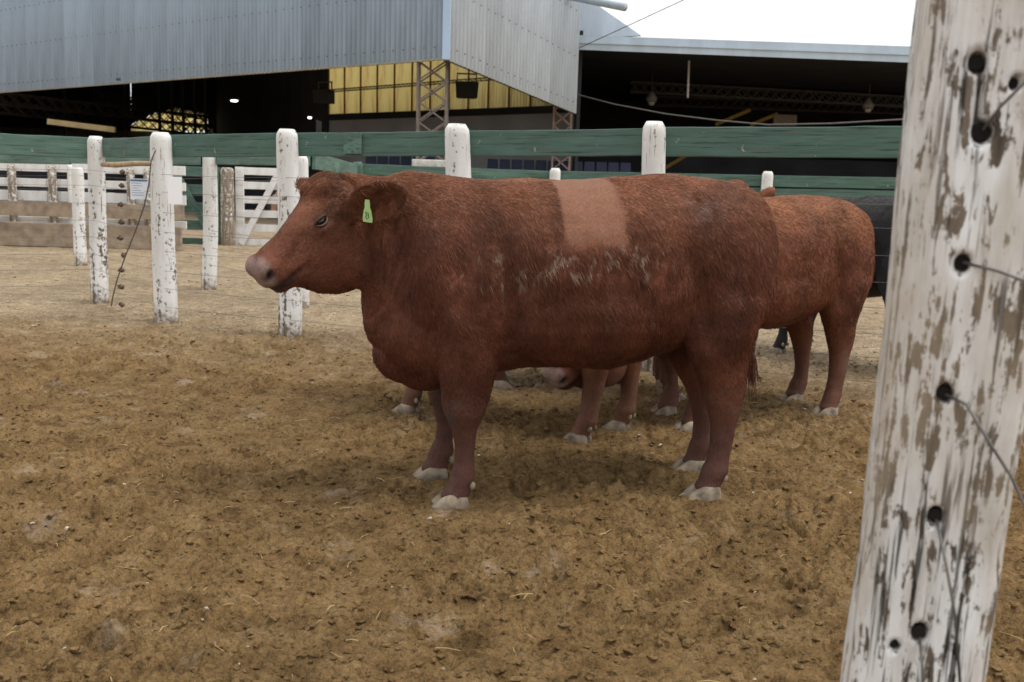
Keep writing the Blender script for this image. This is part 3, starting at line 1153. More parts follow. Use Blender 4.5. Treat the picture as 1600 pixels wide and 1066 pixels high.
# twisted wire strainers on every wire between the two close posts
for k, (px, py) in enumerate(((191, 269), (190, 290), (189, 320), (190, 347), (188, 372), (193, 399), (190, 422), (189, 448), (190, 476))):
    a, b = Vector((*FPOS[1], 0)), Vector((*FPOS[2], 0))
    nrm = Vector((-(b - a).y, (b - a).x, 0)).normalized()
    c = on_plane(px, py, a + Vector((0, -.09, 0)), nrm)
    rs = np.random.RandomState(k)
    mb = MB()
    ln = .042 + .018 * rs.rand()
    dx = (b - a).normalized()
    for q in range(3):
        tw = [dx * (ln * (u - .5) * 2) + Vector((0, -.012 * math.sin(u * PI * 2 + q * 2.1), .022 * math.cos(u * PI * 2 + q * 2.1) * math.sin(PI * u))) for u in np.linspace(0, 1, 8)]
        mb.tube(tw, .005 + .003 * rs.rand(), 6)
    v, f = ellipsoid((0, 0, 0), (.024 + .010 * rs.rand(), .012, .015 + .008 * rs.rand()), None, 10, 6)
    mb.add([x + Vector(rs.randn(3) * .005) for x in v], f)
    o = mb.build('wire_strainer', M_RUST, fence, True)
    o.location = c - fence.location
stick = MB()
sa, sb = on_plane(160, 257, Vector((*FPOS[1], 0)), Vector((.75, .67, 0)).normalized()), on_plane(236, 256, Vector((*FPOS[2], 0)), Vector((.75, .67, 0)).normalized())
stick.tube([sa, sa.lerp(sb, .3) + Vector((0, 0, -.006)), sa.lerp(sb, .7) + Vector((0, 0, .004)), sb], [.024, .027, .025, .022], 8)
so_ = stick.build('wooden_spreader', M_STICK, fence, True)
so_.location = -fence.location
ln_ = MB()
cpts = [(243, 235), (236, 252), (233, 285), (226, 320), (212, 360), (196, 400), (183, 437), (176, 465), (174, 478)]
pa_ = Vector((*FPOS[2], 0)) + Vector((-.05, -.14, 0))
ln_.tube([on_plane(u, v, pa_, Vector((.45, .9, 0)).normalized()) for u, v in cpts], .006, 6)
lo = ln_.build('slack_cord', plain('old_cord', (.12, .10, .08), .9), fence, True)
lo.location = -fence.location

# two notices tied to the wires
for name, u0, v0, u1, v1, Yp, lab, pr in (('paper_notice', 203, 279, 232, 312, 8.62, 'printed pale blue notice tied to wires beside the wooden spreader', True), ('paper_notice', 262, 276, 285, 319, 8.20, 'blank white notice fixed beside a white fence post', False)):
    a, b = point_at(u0, v0, Yp), point_at(u1, v1, Yp)
    e = empty(name, ((a.x + b.x) / 2, Yp, b.z))
    tag(e, lab, 'sign')
    w_, h_ = abs(b.x - a.x), abs(a.z - b.z)
    mb = MB()
    mb.box((0, 0, h_ / 2), (w_, .003, h_))
    mb.build('sheet', M_PAPER if pr else plain('white_paper', (.88, .88, .88), .6, var=.01), e)
    if pr:
        mb = MB()
        mb.box((0, -.003, h_ * .92), (w_ * .94, .002, h_ * .09))
        mb.build('header_band', M_PRINT, e)
        rs = np.random.RandomState(3)
        for k in range(6):
            mb = MB()
            lw = w_ * (.25 + .5 * rs.rand())
            mb.box((-w_ * .42 + lw / 2, -.0025, h_ * (.78 - .115 * k)), (lw, .0015, h_ * .018))
            mb.build('print_line', M_PRINT, e)

# ------------------------------------------------------------------ the second fence behind, cornering to the far yard fence
f2 = empty('yard_fence', (-3.6, 11.3, 0))
tag(f2, 'second fence of short white posts and pale green rails beyond the wire fence', 'fence')
SP = [(-9.9, 16.7), (-6.33, 14.0), (-3.6, 11.29), (-2.17, 9.82)]
ST = [1.62, point_at(127, 262, 14.0).z, 1.60, point_at(477, 243, 9.82).z]
for i, ((x, y), tz) in enumerate(zip(SP, ST)):
    rel(f2, log_post('post', (x, y, 0), (x + (.05 if i == 2 else 0), y, tz), .085 if i != 3 else .07, M_POST, f2, 40 + i, bend=.03 if i == 2 else .012))
for i in range(3):
    a, b = Vector((*SP[i], 1.545)), Vector((*SP[i + 1], 1.53))
    o_ = Vector((-.06, -.06, 0)) * (1 if i < 2 else -1)
    rel(f2, board('rail', a + o_, b + o_, .165, .04, M_GREEN2, f2, 30 + i))
for wz in (1.30, 1.1, .9, .7, .5, .3):
    wire(f2, [Vector((*p, wz)) - f2.location for p in SP], .0022)

f3 = empty('far_yard_fence', (2, 15.5, 0))
tag(f3, 'far fence with two dark green rails and short white posts before the sheds', 'fence')
GP = [(point_at(559, 262, 15.6).x, 15.6), (point_at(868, 262, 15.9).x, 15.9), (point_at(1200, 268, 15.2).x, 15.2), (6.6, 14.5), (9.5, 14.0)]
gt = [point_at(559, 253, 15.6).z, point_at(868, 263, 15.9).z, point_at(1200, 268, 15.2).z, 1.7, 1.7]
for i, ((x, y), tz) in enumerate(zip(GP, gt)):
    rel(f3, log_post('post', (x, y, 0), (x, y, tz), .09, M_GREEN if i == 0 else M_POST, f3, 60 + i))
RZ = [(point_at(571, 255, 15.7).z, point_at(860, 266, 15.9).z), (point_at(875, 266, 15.9).z, point_at(1190, 272, 15.2).z), (point_at(1210, 273, 15.2).z, point_at(1395, 275, 14.8).z), (1.67, 1.67)]
for i in range(4):
    za, zb = RZ[i]
    for k in range(2):
        a = Vector((GP[i][0], GP[i][1] + .11, za - .10 - .20 * k))
        b = Vector((GP[i + 1][0], GP[i + 1][1] + .11, zb - .10 - .20 * k))
        rel(f3, board('rail', a, b, .175, .04, M_GREEN, f3, 50 + 2 * i + k))
rel(f3, board('rail', Vector((SP[3][0] + .1, SP[3][1] + .1, 1.50)), Vector((GP[0][0], GP[0][1] - .12, gt[0] - .13)), .17, .04, M_GREEN2, f3, 71))
for wz in (1.35, 1.15, .95, .7, .45):
    wire(f3, [Vector((*p, wz)) - f3.location for p in GP], .0025)

# ------------------------------------------------------------------ white boarded corral far left, gates
cor = empty('board_corral', (-8.5, 17.8, 0))
tag(cor, 'whitewashed board corral fence with one bare brown plank', 'fence')
YB = 17.8
for k, (v0, v1) in enumerate(((255, 270), (281, 294), (300, 316), (341, 354))):
    zt, zb = point_at(120, v0, YB).z, point_at(120, v1, YB).z
    xs = [-13.5, -10.9, -8.6, -6.05]
    for q in range(3):
        rel(cor, board('board', (xs[q], YB, (zt + zb) / 2), (xs[q + 1] - .012, YB, (zt + zb) / 2), zt - zb, .035, M_WBOARD, cor, 80 + k * 3 + q))
for k, u in enumerate((20, 83, 111, 152, 205, 232)):
    x = point_at(u, 300, YB - .09).x
    rel(cor, log_post('post', (x, YB - .10, 0), (x, YB - .10, 1.48 if k != 2 else 1.5), .075 if k != 2 else .05, M_BAREPOST if k != 2 else M_WBOARD, cor, 90 + k))
zt, zb = point_at(120, 317, 17.4).z, point_at(120, 340, 17.4).z
rel(cor, board('plank', (-13.4, 17.50, (zt + zb) / 2), (-6.0, 17.50, (zt + zb) / 2), zt - zb, .04, M_BROWN, cor, 99))
wl = MB()
wl.box((-9.9, 17.62, .22), (7.6, .12, .44))
w_ = wl.build('low_wall', M_BROWN, cor, bevel=.02)
w_.location = -cor.location


def gate(name, label, u0, u1, v0, v1, Yg, mat, nrail, diag, thick=.05, hw=.13):
    x0, x1 = point_at(u0, 320, Yg).x, point_at(u1, 320, Yg).x
    zt, zb = point_at((u0 + u1) / 2, v0, Yg).z, point_at((u0 + u1) / 2, v1, Yg).z
    e = empty(name, ((x0 + x1) / 2, Yg, 0))
    tag(e, label, 'gate')
    for x in (x0 + .09, x1 - .09):
        rel(e, board('stile', (x, Yg, zb), (x, Yg, zt), .17, .05, mat, e, int(abs(x) * 50)))
    for k in range(nrail):
        z = zb + .08 + (zt - zb - .16) * k / (nrail - 1)
        rel(e, board('rail', (x0 + .0, Yg + .052, z), (x1 - .0, Yg + .052, z), hw, .03, mat, e, k + 7))
    for (p, q) in diag:
        a = Vector((x0 + (x1 - x0) * p[0], Yg - .045, zb + (zt - zb) * p[1]))
        b = Vector((x0 + (x1 - x0) * q[0], Yg - .045 - .0, zb + (zt - zb) * q[1]))
        rel(e, board('brace', a, b, .13, .03, mat, e, 5))
    return e


gate('white_gate', 'white slatted gate with crossed diagonal braces', 368, 452, 262, 385, 19.8, M_WBOARD, 6, (((.1, .02), (.85, .98)),), hw=.15)
gate('green_gate', 'dark green slatted gate with a diagonal brace beside the corral', 268, 344, 262, 386, 19.6, M_GREEN, 5, (((.9, .05), (.1, .95)),), hw=.2)
gp = log_post('gate_post', (point_at(356, 383, 19.6).x, 19.6, 0), (point_at(355, 262, 19.6).x, 19.6, point_at(355, 262, 19.6).z), .135, M_BAREPOST, None, 77)
tag(gp, 'thick weathered grey-white post between the green gate and the white gate', 'post')
gp = log_post('gate_post', (point_at(462, 383, 19.8).x, 19.8, 0), (point_at(462, 383, 19.8).x, 19.8, 1.6), .12, M_BAREPOST, None, 78)
tag(gp, 'weathered hinge post of the white crossed gate, half hidden by fence post', 'post')

# ------------------------------------------------------------------ the big white post by the photographer
def m_big_post():
    m, t, b = NT('flaking_white_paint')
    v = coords(t, (1, 1, .13))
    v1 = coords(t)
    n1 = noise(t, v, 60, 10, .68, .9)
    n2 = noise(t, v1, 12, 9, .7)
    ad = nd(t, 'Math', operation='MULTIPLY_ADD')
    ad.inputs[1].default_value = .42
    t.links.new(n2, ad.inputs[0])
    h_ = nd(t, 'Math', operation='MULTIPLY')
    h_.inputs[1].default_value = .58
    t.links.new(n1, h_.inputs[0])
    t.links.new(h_.outputs[0], ad.inputs[2])
    mask = ramp(t, [(.462, 1.0), (.478, 0.0)], ad.outputs[0])
    tone = ramp(t, [(.3, (.40, .365, .32)), (.46, (.66, .645, .62)), (.62, (.80, .80, .795))], noise(t, v, 13, 8, .7))
    wd = ramp(t, [(.3, (.07, .055, .042)), (.7, (.22, .175, .135))], noise(t, v, 60, 6, .6))
    c = mixc(t, mask.outputs[0], tone.outputs[0], wd.outputs[0])
    cr = ramp(t, [(.38, .16), (.45, 1.0)], noise(t, coords(t, (1, 1, .035)), 95, 6, .6))
    c = mixc(t, 1.0, c, cr.outputs[0], 'MULTIPLY')
    st = ramp(t, [(.42, 0.0), (.64, .72)], noise(t, coords(t, (1, 1, .4)), 5, 5, .6))
    c = mixc(t, st.outputs[0], c, (.38, .295, .20))
    t.links.new(c, b.inputs['Base Color'])
    b.inputs['Roughness'].default_value = .8
    b.inputs['Specular IOR Level'].default_value = .2
    bump(t, b, ad.outputs[0], .6, .004)
    return m


BP = Vector((.601, 1.36, 0))
big = empty('fence_post', BP)
big.rotation_euler = (0, .027, 0)
tag(big, 'tall squared white post with flaking paint and dark wire holes', 'post')
NA, NZ, HB = 176, 330, 1.70
holes = [(1528, 95, .013), (1536, 205, .015), (1505, 412, .012), (1477, 617, .012), (1463, 810, .012), (1437, 993, .012), (1397, 1012, .007), (1588, 128, .008)]
face_n = Vector((-.28, -1, 0)).normalized()
face_t = Vector((1, -.28, 0)).normalized()
hw_, hd_ = .090, .090
ths = np.linspace(0, 2 * PI, NA, endpoint=False)
ex = 7.0
ca, sa_ = np.cos(ths), np.sin(ths)
rad = (np.abs(ca / hw_) ** ex + np.abs(sa_ / hd_) ** ex) ** (-1 / ex)
tx, ty = rad * ca, rad * sa_
# chamfer the corner that faces the pen
ch = (-tx - ty)
lim = hw_ + hd_ - .040
over = np.maximum(0, ch - lim)
tx, ty = tx + over * .5, ty + over * .5
zs = np.linspace(-.15, HB, NZ)
TX, Z_ = np.meshgrid(tx, zs)
TY, _ = np.meshgrid(ty, zs)
pp_ = np.stack([TX.ravel(), TY.ravel(), Z_.ravel()], 1)
nrm_ = pp_ * np.array([1, 1, 0])
nrm_ /= np.linalg.norm(nrm_, axis=1)[:, None]
dsp = .006 * fbm(pp_ * np.array([1, 1, .25]), 16, 4, 5) + .010 * fbm(pp_, 2.2, 2, 9) - .004 * sstep(.35, .6, fbm(pp_ * np.array([1, 1, .10]), 60, 2, 12))
wpos = []
BROT = Matrix.Rotation(-.027, 3, 'Y')
M_HOLE_SHADE = plain('hole_shade', (.010, .008, .007), .95, var=.3)  # near-black plugs stand in for the shade inside the wire holes
for (u, v_, rr) in holes:
    hp = on_plane(u, v_, BP + face_n * hd_, face_n)
    l = BROT @ (Vector(hp) - BP)
    lx, lz = l.dot(face_t), l.z
    wpos.append((lx, lz))
    fr = pp_[:, 1] < -hd_ * .55
    dd = np.hypot(pp_[:, 0] - lx, (pp_[:, 2] - lz) * .8)
    dsp -= .040 * np.exp(-(dd / (rr * .85)) ** 6) * fr
    hm_b = MB()
    hc0 = face_t * lx + face_n * (hd_ - .018) + Vector((0, 0, lz))
    hm_b.tube([hc0, hc0 + face_n * .013], rr * .80, 12)
    hm_b.build('hole_shade_plug', M_HOLE_SHADE, big)
# the slot joining the two upper holes
fr = pp_[:, 1] < -hd_ * .55
sl_ = np.abs(pp_[:, 0] - (wpos[0][0] + wpos[1][0]) / 2)
dsp -= .018 * np.exp(-(sl_ / .006) ** 4) * fr * sstep(wpos[1][1] - .005, wpos[1][1] + .02, pp_[:, 2]) * sstep(wpos[0][1] + .005, wpos[0][1] - .02, pp_[:, 2])
tp_ = sstep(HB - .06, HB, pp_[:, 2])
pp_ = pp_ + nrm_ * dsp[:, None]
pp_[:, :2] *= (1 - .25 * tp_ ** 2)[:, None]
q = []
for i in range(NZ - 1):
    for k in range(NA):
        a_, c_ = i * NA + k, i * NA + (k + 1) % NA
        q.append((a_, c_, c_ + NA, a_ + NA))
q.append(tuple(range((NZ - 1) * NA, NZ * NA)))
bo = new_obj('timber', mesh_np('timber', pp_, q, True), big, m_big_post())
bo.rotation_euler = (0, 0, math.atan2(face_t.y, face_t.x))
for k, pts in enumerate((((1536, 203), (1562, 168), (1600, 130), (1660, 78)), ((1505, 410), (1560, 424), (1610, 442), (1680, 462)), ((1478, 617), (1510, 632), (1545, 690), (1580, 745), (1605, 800), (1625, 880)), ((1463, 812), (1478, 880), (1492, 960), (1500, 1066)), ((1437, 995), (1441, 1040), (1443, 1090)))):
    l = []
    for j, (u, v_) in enumerate(pts):
        l.append(on_plane(u, v_, BP + face_n * (hd_ + (.012 if j else -.012) + .006 * j), face_n) - BP)
    l = [BROT @ q_ for q_ in l]
    mb = MB()
    mb.tube(l, .0022, 6)
    mb.build('wire', M_WIRE, big, True)


# ------------------------------------------------------------------ sheds
def m_galv(name, col, var=.12):
    m, t, b = NT(name)
    v = coords(t, (1, 1, .25))
    oi = nd(t, 'ObjectInfo')
    n = noise(t, v, 1.6, 6, .6)
    lo, hi = tuple(c * (1 - var) for c in col), tuple(c * (1 + var) for c in col)
    r = ramp(t, [(.3, lo), (.7, hi)], n)
    rv = ramp(t, [(0, .90), (1, 1.08)], oi.outputs['Random'])
    c = mixc(t, 1.0, r.outputs[0], rv.outputs[0], 'MULTIPLY')
    sp = ramp(t, [(.4, .93), (.6, 1.05)], noise(t, coords(t), 40, 3, .6))
    c = mixc(t, 1.0, c, sp.outputs[0], 'MULTIPLY')
    t.links.new(c, b.inputs['Base Color'])
    b.inputs['Roughness'].default_value = .55
    b.inputs['Metallic'].default_value = .05
    return m


def m_translucent(name, col):
    m, t, b = NT(name)
    v = coords(t, (1, 1, .12))
    n = noise(t, v, 3.0, 7, .65)
    r = ramp(t, [(.28, tuple(c * .6 for c in col)), (.5, col), (.75, tuple(min(1, c * 1.15) for c in col))], n)
    tr = nd(t, 'BsdfTranslucent')
    df = nd(t, 'BsdfDiffuse')
    mx = nd(t, 'MixShader')
    mx.inputs[0].default_value = .06
    for s_ in (tr, df):
        t.links.new(r.outputs[0], s_.inputs['Color'])
    t.links.new(tr.outputs[0], mx.inputs[1])
    t.links.new(df.outputs[0], mx.inputs[2])
    t.links.new(mx.outputs[0], t.nodes['Material Output'].inputs['Surface'])
    return m


M_GALV_SHADED = m_galv('galvanised_sheet_shaded', (.41, .54, .71))  # same cladding, its shaded face painted darker
M_GALV_LIT = m_galv('galvanised_sheet_lit', (.68, .79, .92))  # same cladding, its lit face painted lighter
M_FASCIA = m_galv('fascia_sheet', (.42, .50, .57))
M_YEL = m_translucent('yellow_fibreglass', (.99, .88, .56))
M_DARK = plain('gloom_soffit', (.022, .022, .025), .9, var=.3, scale=.8)  # near-black: the gloom under the roofs is put into the colour
M_GLOOMW = plain('gloom_wall', (.035, .035, .04), .9, var=.3, scale=.6)  # walls and tier coloured near-black to show the unlit interior
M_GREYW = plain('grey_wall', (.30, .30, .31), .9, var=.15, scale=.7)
M_STEEL = plain('painted_steel', (.075, .068, .065), .6, var=.3, scale=3)
M_BLACK = plain('speaker_black', (.012, .012, .013), .6, var=.2)
M_CONC = plain('pale_concrete', (.48, .47, .44), .9, var=.35, scale=5)
M_BLUE = plain('blue_plastic', (.007, .012, .040), .45, var=.1)  # seat blue darkened, the shade they stand in is in the colour
M_BEAM = plain('yellow_beam', (.36, .28, .14), .8, var=.25, scale=2)
M_LAMP, _t, _b = NT('lamp_glow')
_b.inputs['Emission Color'].default_value = (1, .97, .9, 1)
_b.inputs['Emission Strength'].default_value = 2.5
M_SEAM = plain('stained_seam', (.20, .13, .05), .8, var=.4, scale=3)
M_SKYL = m_translucent('clear_skylight', (.9, .93, .95))


def corrugated(w, h, period, amp, spw=6):
    n = int(round(w / period * spw)) + 1
    v, f = [], []
    for i in range(n):
        x = w * i / (n - 1)
        y = amp * math.sin(2 * PI * x / period)
        v += [(x, y, 0), (x, y, h)]
    for i in range(n - 1):
        f.append((2 * i, 2 * i + 2, 2 * i + 3, 2 * i + 1))
    nb = len(v)
    v += [(x, y + .004, z) for x, y, z in v]
    f += [tuple(nb + q for q in reversed(ff)) for ff in f]
    f += [(2 * i, nb + 2 * i, nb + 2 * i + 2, 2 * i + 2) for i in range(n - 1)]
    return mesh_np('corrugated_sheet', v, f, True)


def clad(parent, A, B, zA, zB, ztop, mat, name='sheet', period=.20, amp=.030, width=1.0, screws=True):
    """corrugated sheets standing side by side from A to B with hem heights zA..zB; the hem is cut level per sheet strip"""
    A, B = Vector((A[0], A[1], 0)), Vector((B[0], B[1], 0))
    d = (B - A)
    L = d.length
    n = max(1, int(round(L / width)))
    w = L / n
    d.normalize()
    ang = math.atan2(d.y, d.x)
    cache = {}
    for k in range(n):
        z0 = zA + (zB - zA) * k / n
        z1 = zA + (zB - zA) * (k + 1) / n
        key = round(z1 - z0, 4)
        if key not in cache:
            me = corrugated(w + .03, 1.0, period, amp)
            co = np.empty(len(me.vertices) * 3)
            me.vertices.foreach_get('co', co)
            co = co.reshape(-1, 3)
            top = co[:, 2] > .5
            co[:, 2] = np.where(top, 0, (co[:, 0] / w) * (z1 - z0))
            co[top, 2] = ztop - zA
            me.vertices.foreach_set('co', co.ravel())
            me.materials.append(mat)
            cache[key] = me
        o = new_obj(name, cache[key], parent)
        o.location = A + d * (w * k) + Vector((0, 0, z0)) - parent.location + Vector((d.y, -d.x, 0)) * (.004 * (k % 2))
        o.rotation_euler = (0, 0, ang)
    if screws:
        mb = MB()
        nrm = Vector((d.y, -d.x, 0))
        rows = (.35, 1.9, 3.4, 4.9)
        for dz in rows:
            x = .1
            while x < L:
                c = A + d * x + Vector((0, 0, zA + (zB - zA) * x / L + dz)) + nrm * .024
                mb.tube([c - parent.location, c - parent.location + nrm * .02], .018, 5)
                x += period * 2
        o = mb.build('roofing_screws', M_STEEL, parent)
        o['kind'] = 'stuff'


def lattice(parent, a, b, w, r, name, mat, bays=10, depth=None):
    """four-chord laced member from a to b"""
    a, b = Vector(a), Vector(b)
    ax = (b - a).normalized()
    s1 = ax.cross(Vector((0, 1, 0)))
    if s1.length < .1:
        s1 = ax.cross(Vector((1, 0, 0)))
    s1.normalize()
    s2 = ax.cross(s1).normalized()
    dp = depth or w
    cs = [s1 * (w / 2) * i + s2 * (dp / 2) * j for i, j in ((-1, -1), (1, -1), (1, 1), (-1, 1))]
    mb = MB()
    for c in cs:
        mb.bar(a + c - parent.location, b + c - parent.location, r * 2, r * 2, s2)
    mb.build(name + '_chords', mat, parent)
    mb = MB()
    for i in range(bays):
        p, q = a.lerp(b, i / bays), a.lerp(b, (i + 1) / bays)
        for k in range(4):
            c0, c1 = cs[k], cs[(k + 1) % 4]
            if i % 2:
                c0, c1 = c1, c0
            mb.bar(p + c0 - parent.location, q + c1 - parent.location, r * 1.2, r * 1.2, s2)
            if k in (0, 2):
                mb.bar(p + c1 - parent.location, q + c0 - parent.location, r * 1.2, r * 1.2, s2)
    mb.build(name + '_lacing', mat, parent)


shed = empty('auction_shed', (-2, 28, 0))
tag(shed, 'big open shed with grey-blue corrugated cladding hanging over a dark interior', 'shed')
K0, L0, R0 = point_at(697, 93, 27.6), point_at(0, 145, 43.0), point_at(900, 178, 34.5)
L1 = K0 + (L0 - K0) * 1.45
clad(shed, L1, K0, L1.z, K0.z, 12.5, M_GALV_SHADED)
clad(shed, K0, R0, K0.z, R0.z, 12.5, M_GALV_LIT)
# corner flashing
mb = MB()
mb.box(Vector((K0.x, K0.y - .03, (K0.z + 12.5) / 2)) - shed.location, (.22, .10, 12.5 - K0.z + .04))
mb.build('corner_flashing', M_GALV_SHADED, shed, bevel=.02)
# hem angle along both faces
mb = MB()
mb.bar(L1 - shed.location + Vector((0, .05, .02)), K0 - shed.location + Vector((0, .05, .02)), .06, .06)
mb.build('hem_angle', M_BEAM, shed)
mb = MB()
mb.bar(K0 - shed.location + Vector((-.05, .05, .02)), R0 - shed.location + Vector((-.05, .05, .02)), .06, .06)
mb.build('hem_angle', M_STEEL, shed)
# roof, soffit and the walls that close the hall
def slab(parent, name, pts, th, mat):
    pts = [Vector(p) - parent.location for p in pts]
    n = len(pts)
    nrm = (pts[1] - pts[0]).cross(pts[2] - pts[0]).normalized()
    v = pts + [p + nrm * th for p in pts]
    f = [tuple(range(n))[::-1], tuple(range(n, 2 * n))] + [(i, (i + 1) % n, n + (i + 1) % n, n + i) for i in range(n)]
    return new_obj(name, mesh_np(name, v, f), parent, mat)


dL = (L1 - K0)
dR = (R0 - K0)
bk = Vector((dR.x, dR.y, 0)).normalized() * 46
A_, B_ = Vector((K0.x, K0.y + .1, 9.4)), Vector((L1.x, L1.y + .1, 9.4))
YL0, YR0 = point_at(515, 180, 48.0), point_at(900, 167, 39.0)
WE = point_at(340, 200, 74.0)
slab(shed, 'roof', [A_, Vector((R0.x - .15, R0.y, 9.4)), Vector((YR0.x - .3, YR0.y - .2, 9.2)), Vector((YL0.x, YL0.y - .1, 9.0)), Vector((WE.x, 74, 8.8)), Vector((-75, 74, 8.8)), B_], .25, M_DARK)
zy = YL0.z
# yellow translucent sheets, each its own
dy = Vector((YR0.x - YL0.x, YR0.y - YL0.y, 0))
ny = 13
for k in range(ny):
    a = Vector((YL0.x, YL0.y, zy)) + dy * (k / ny)
    me_w = dy.length / ny + .02
    me = corrugated(me_w, 4.4, .16, .018)
    me.materials.append(M_YEL)
    o = new_obj('fibreglass_sheet', me, shed)
    o.location = a - shed.location
    o.rotation_euler = (0, 0, math.atan2(dy.y, dy.x))
    mb = MB()
    mb.box((0, -.05, 2.2), (.07, .05, 4.4))
    p = mb.build('seam_post', M_SEAM, shed)
    p.location = a - shed.location
    p.rotation_euler = (0, 0, math.atan2(dy.y, dy.x))
mb = MB()
mb.bar(YL0 - shed.location + Vector((0, -.1, -.12)), Vector((YR0.x, YR0.y, zy)) - shed.location + Vector((0, -.1, -.12)), .3, .28)
mb.build('sill_beam', M_DARK, shed)
# wall under the yellow sheets, dim grey, with a stand of blue seats before it
slab(shed, 'inner_wall', [Vector((YL0.x, YL0.y + .1, 0)), Vector((YR0.x, YR0.y + .1, 0)), Vector((YR0.x, YR0.y + .1, zy - .2)), Vector((YL0.x, YL0.y + .1, zy - .2))], .1, M_GREYW)
# wall beside the yellow sheets, running back, gloom put into its colour
W0 = Vector((YL0.x, YL0.y, 0))
W1 = point_at(340, 200, 74.0)
slab(shed, 'gloom_wall', [W0, Vector((W0.x, W0.y, 9.2)), Vector((W1.x, W1.y, 9.2)), Vector((W1.x, W1.y, 0))], .1, M_GLOOMW)
E0, E1 = Vector((W1.x, 74.0, 0)), Vector((-75, 74.0, 0))
# far end wall: upper parts painted dark as unlit, with a pale gable of translucent sheet
ga, gb = point_at(205, 205, 74).x, point_at(325, 205, 74).x
zg = point_at(260, 206, 74).z
slab(shed, 'end_wall', [E0, E1, E1 + Vector((0, 0, zg)), E0 + Vector((0, 0, zg))], .12, M_GREYW)
slab(shed, 'end_wall', [Vector((ga, 74, zg)), Vector((-75, 74, zg)), Vector((-75, 74, 9)), Vector((ga, 74, 9))], .12, M_GLOOMW)
slab(shed, 'end_wall', [Vector((E0.x, 74, zg)), Vector((gb, 74, zg)), Vector((gb, 74, 9)), Vector((E0.x, 74, 9))], .12, M_GLOOMW)
slab(shed, 'gable_infill', [point_at(u, v, 74) for u, v in ((205, 194), (240, 177), (275, 169), (325, 179), (325, 120), (205, 120))], .1, M_GLOOMW)
gp_ = [(205, 205), (205, 196), (240, 179), (275, 171), (322, 181), (322, 205)]
slab(shed, 'gable_sheet', [point_at(u, v, 73.6) for u, v in gp_][::-1], .05, M_YEL)
sk = [(232, 180), (275, 168.5), (325, 179), (325, 182), (275, 173), (240, 182)]
slab(shed, 'skylight', [point_at(u, v, 73.2) for u, v in sk][::-1], .05, M_SKYL)
slab(shed, 'side_window', [point_at(u, v, 70.0) for u, v in ((322, 200), (333, 200), (333, 211), (322, 211))], .05, M_SKYL)
slab(shed, 'side_window', [point_at(u, v, 47.5) for u, v in ((494, 187), (502, 190), (502, 207), (494, 207))], .05, M_SKYL)
slab(shed, 'stand_front', [Vector((-60, 52, 0)), Vector((W0.x, 50, 0)), Vector((W0.x, 50, 2.6)), Vector((-60, 52, 2.6))], .2, M_GLOOMW)
# side of the hall at far left
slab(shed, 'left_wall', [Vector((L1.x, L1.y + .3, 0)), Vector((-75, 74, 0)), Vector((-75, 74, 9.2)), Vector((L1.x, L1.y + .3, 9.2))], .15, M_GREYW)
# trusses across the hall and the lighting rail
for k, (ua, va, ub, vb, Ya, Yb) in enumerate(((-40, 150, 330, 190, 46, 62), (-40, 163, 326, 206, 47, 70), (150, 150, 325, 182, 60, 70))):
    lattice(shed, point_at(ua, va, Ya), point_at(ub, vb, Yb), .55, .035, 'truss', M_STEEL, 22)
for u in (102, 197, 250, 270, 287, 305, 322):
    mb = MB()
    a = point_at(u, 205, 64)
    mb.bar(Vector((a.x, 64, 0)) - shed.location, Vector((a.x, 64, 8.6)) - shed.location, .16, .16, (0, 1, 0))
    mb.build('hall_post', M_STEEL, shed)
mb = MB()
mb.bar(point_at(75, 190, 40) - shed.location, point_at(180, 203, 40) - shed.location, .16, .22)
mb.build('lighting_trough', M_BEAM, shed)
ca_, cb_ = point_at(505, 143, 40), point_at(770, 123, 34.5)
lattice(shed, ca_, cb_, .10, .009, 'lighting_rail', M_STEEL, 40)
# laced columns
colb = point_at(675, 252, 28.6)
lattice(shed, Vector((colb.x, 28.6, 2.05)), Vector((point_at(676, 95, 28.6).x, 28.6, 6.6)), .82, .035, 'column', plain('column_steel', (.17, .14, .125), .6, var=.25), 8, .5)
mb = MB()
mb.box(Vector((colb.x, 28.6, 1.05)) - shed.location, (1.1, .8, 2.1))
mb.build('column_plinth', M_CONC, shed, bevel=.03)
c2 = point_at(877, 230, 35.2)
lattice(shed, Vector((c2.x, 35.2, 0)), Vector((c2.x, 35.2, 5.2)), .62, .03, 'column', plain('column_rust', (.22, .15, .12), .6, var=.25), 10, .4)
# downpipe stub and the gable beyond
mb = MB()
mb.tube([point_at(890, -6, 33.6) - shed.location, point_at(977, 11.5, 32.0) - shed.location], .13, 12)
mb.build('gutter_pipe', M_FASCIA, shed, True)
slab(shed, 'far_gable', [point_at(u, v, 39.0) for u, v in ((890, 62), (1001, 57), (905, -10), (860, -60), (860, 62))], .2, M_GALV_LIT)

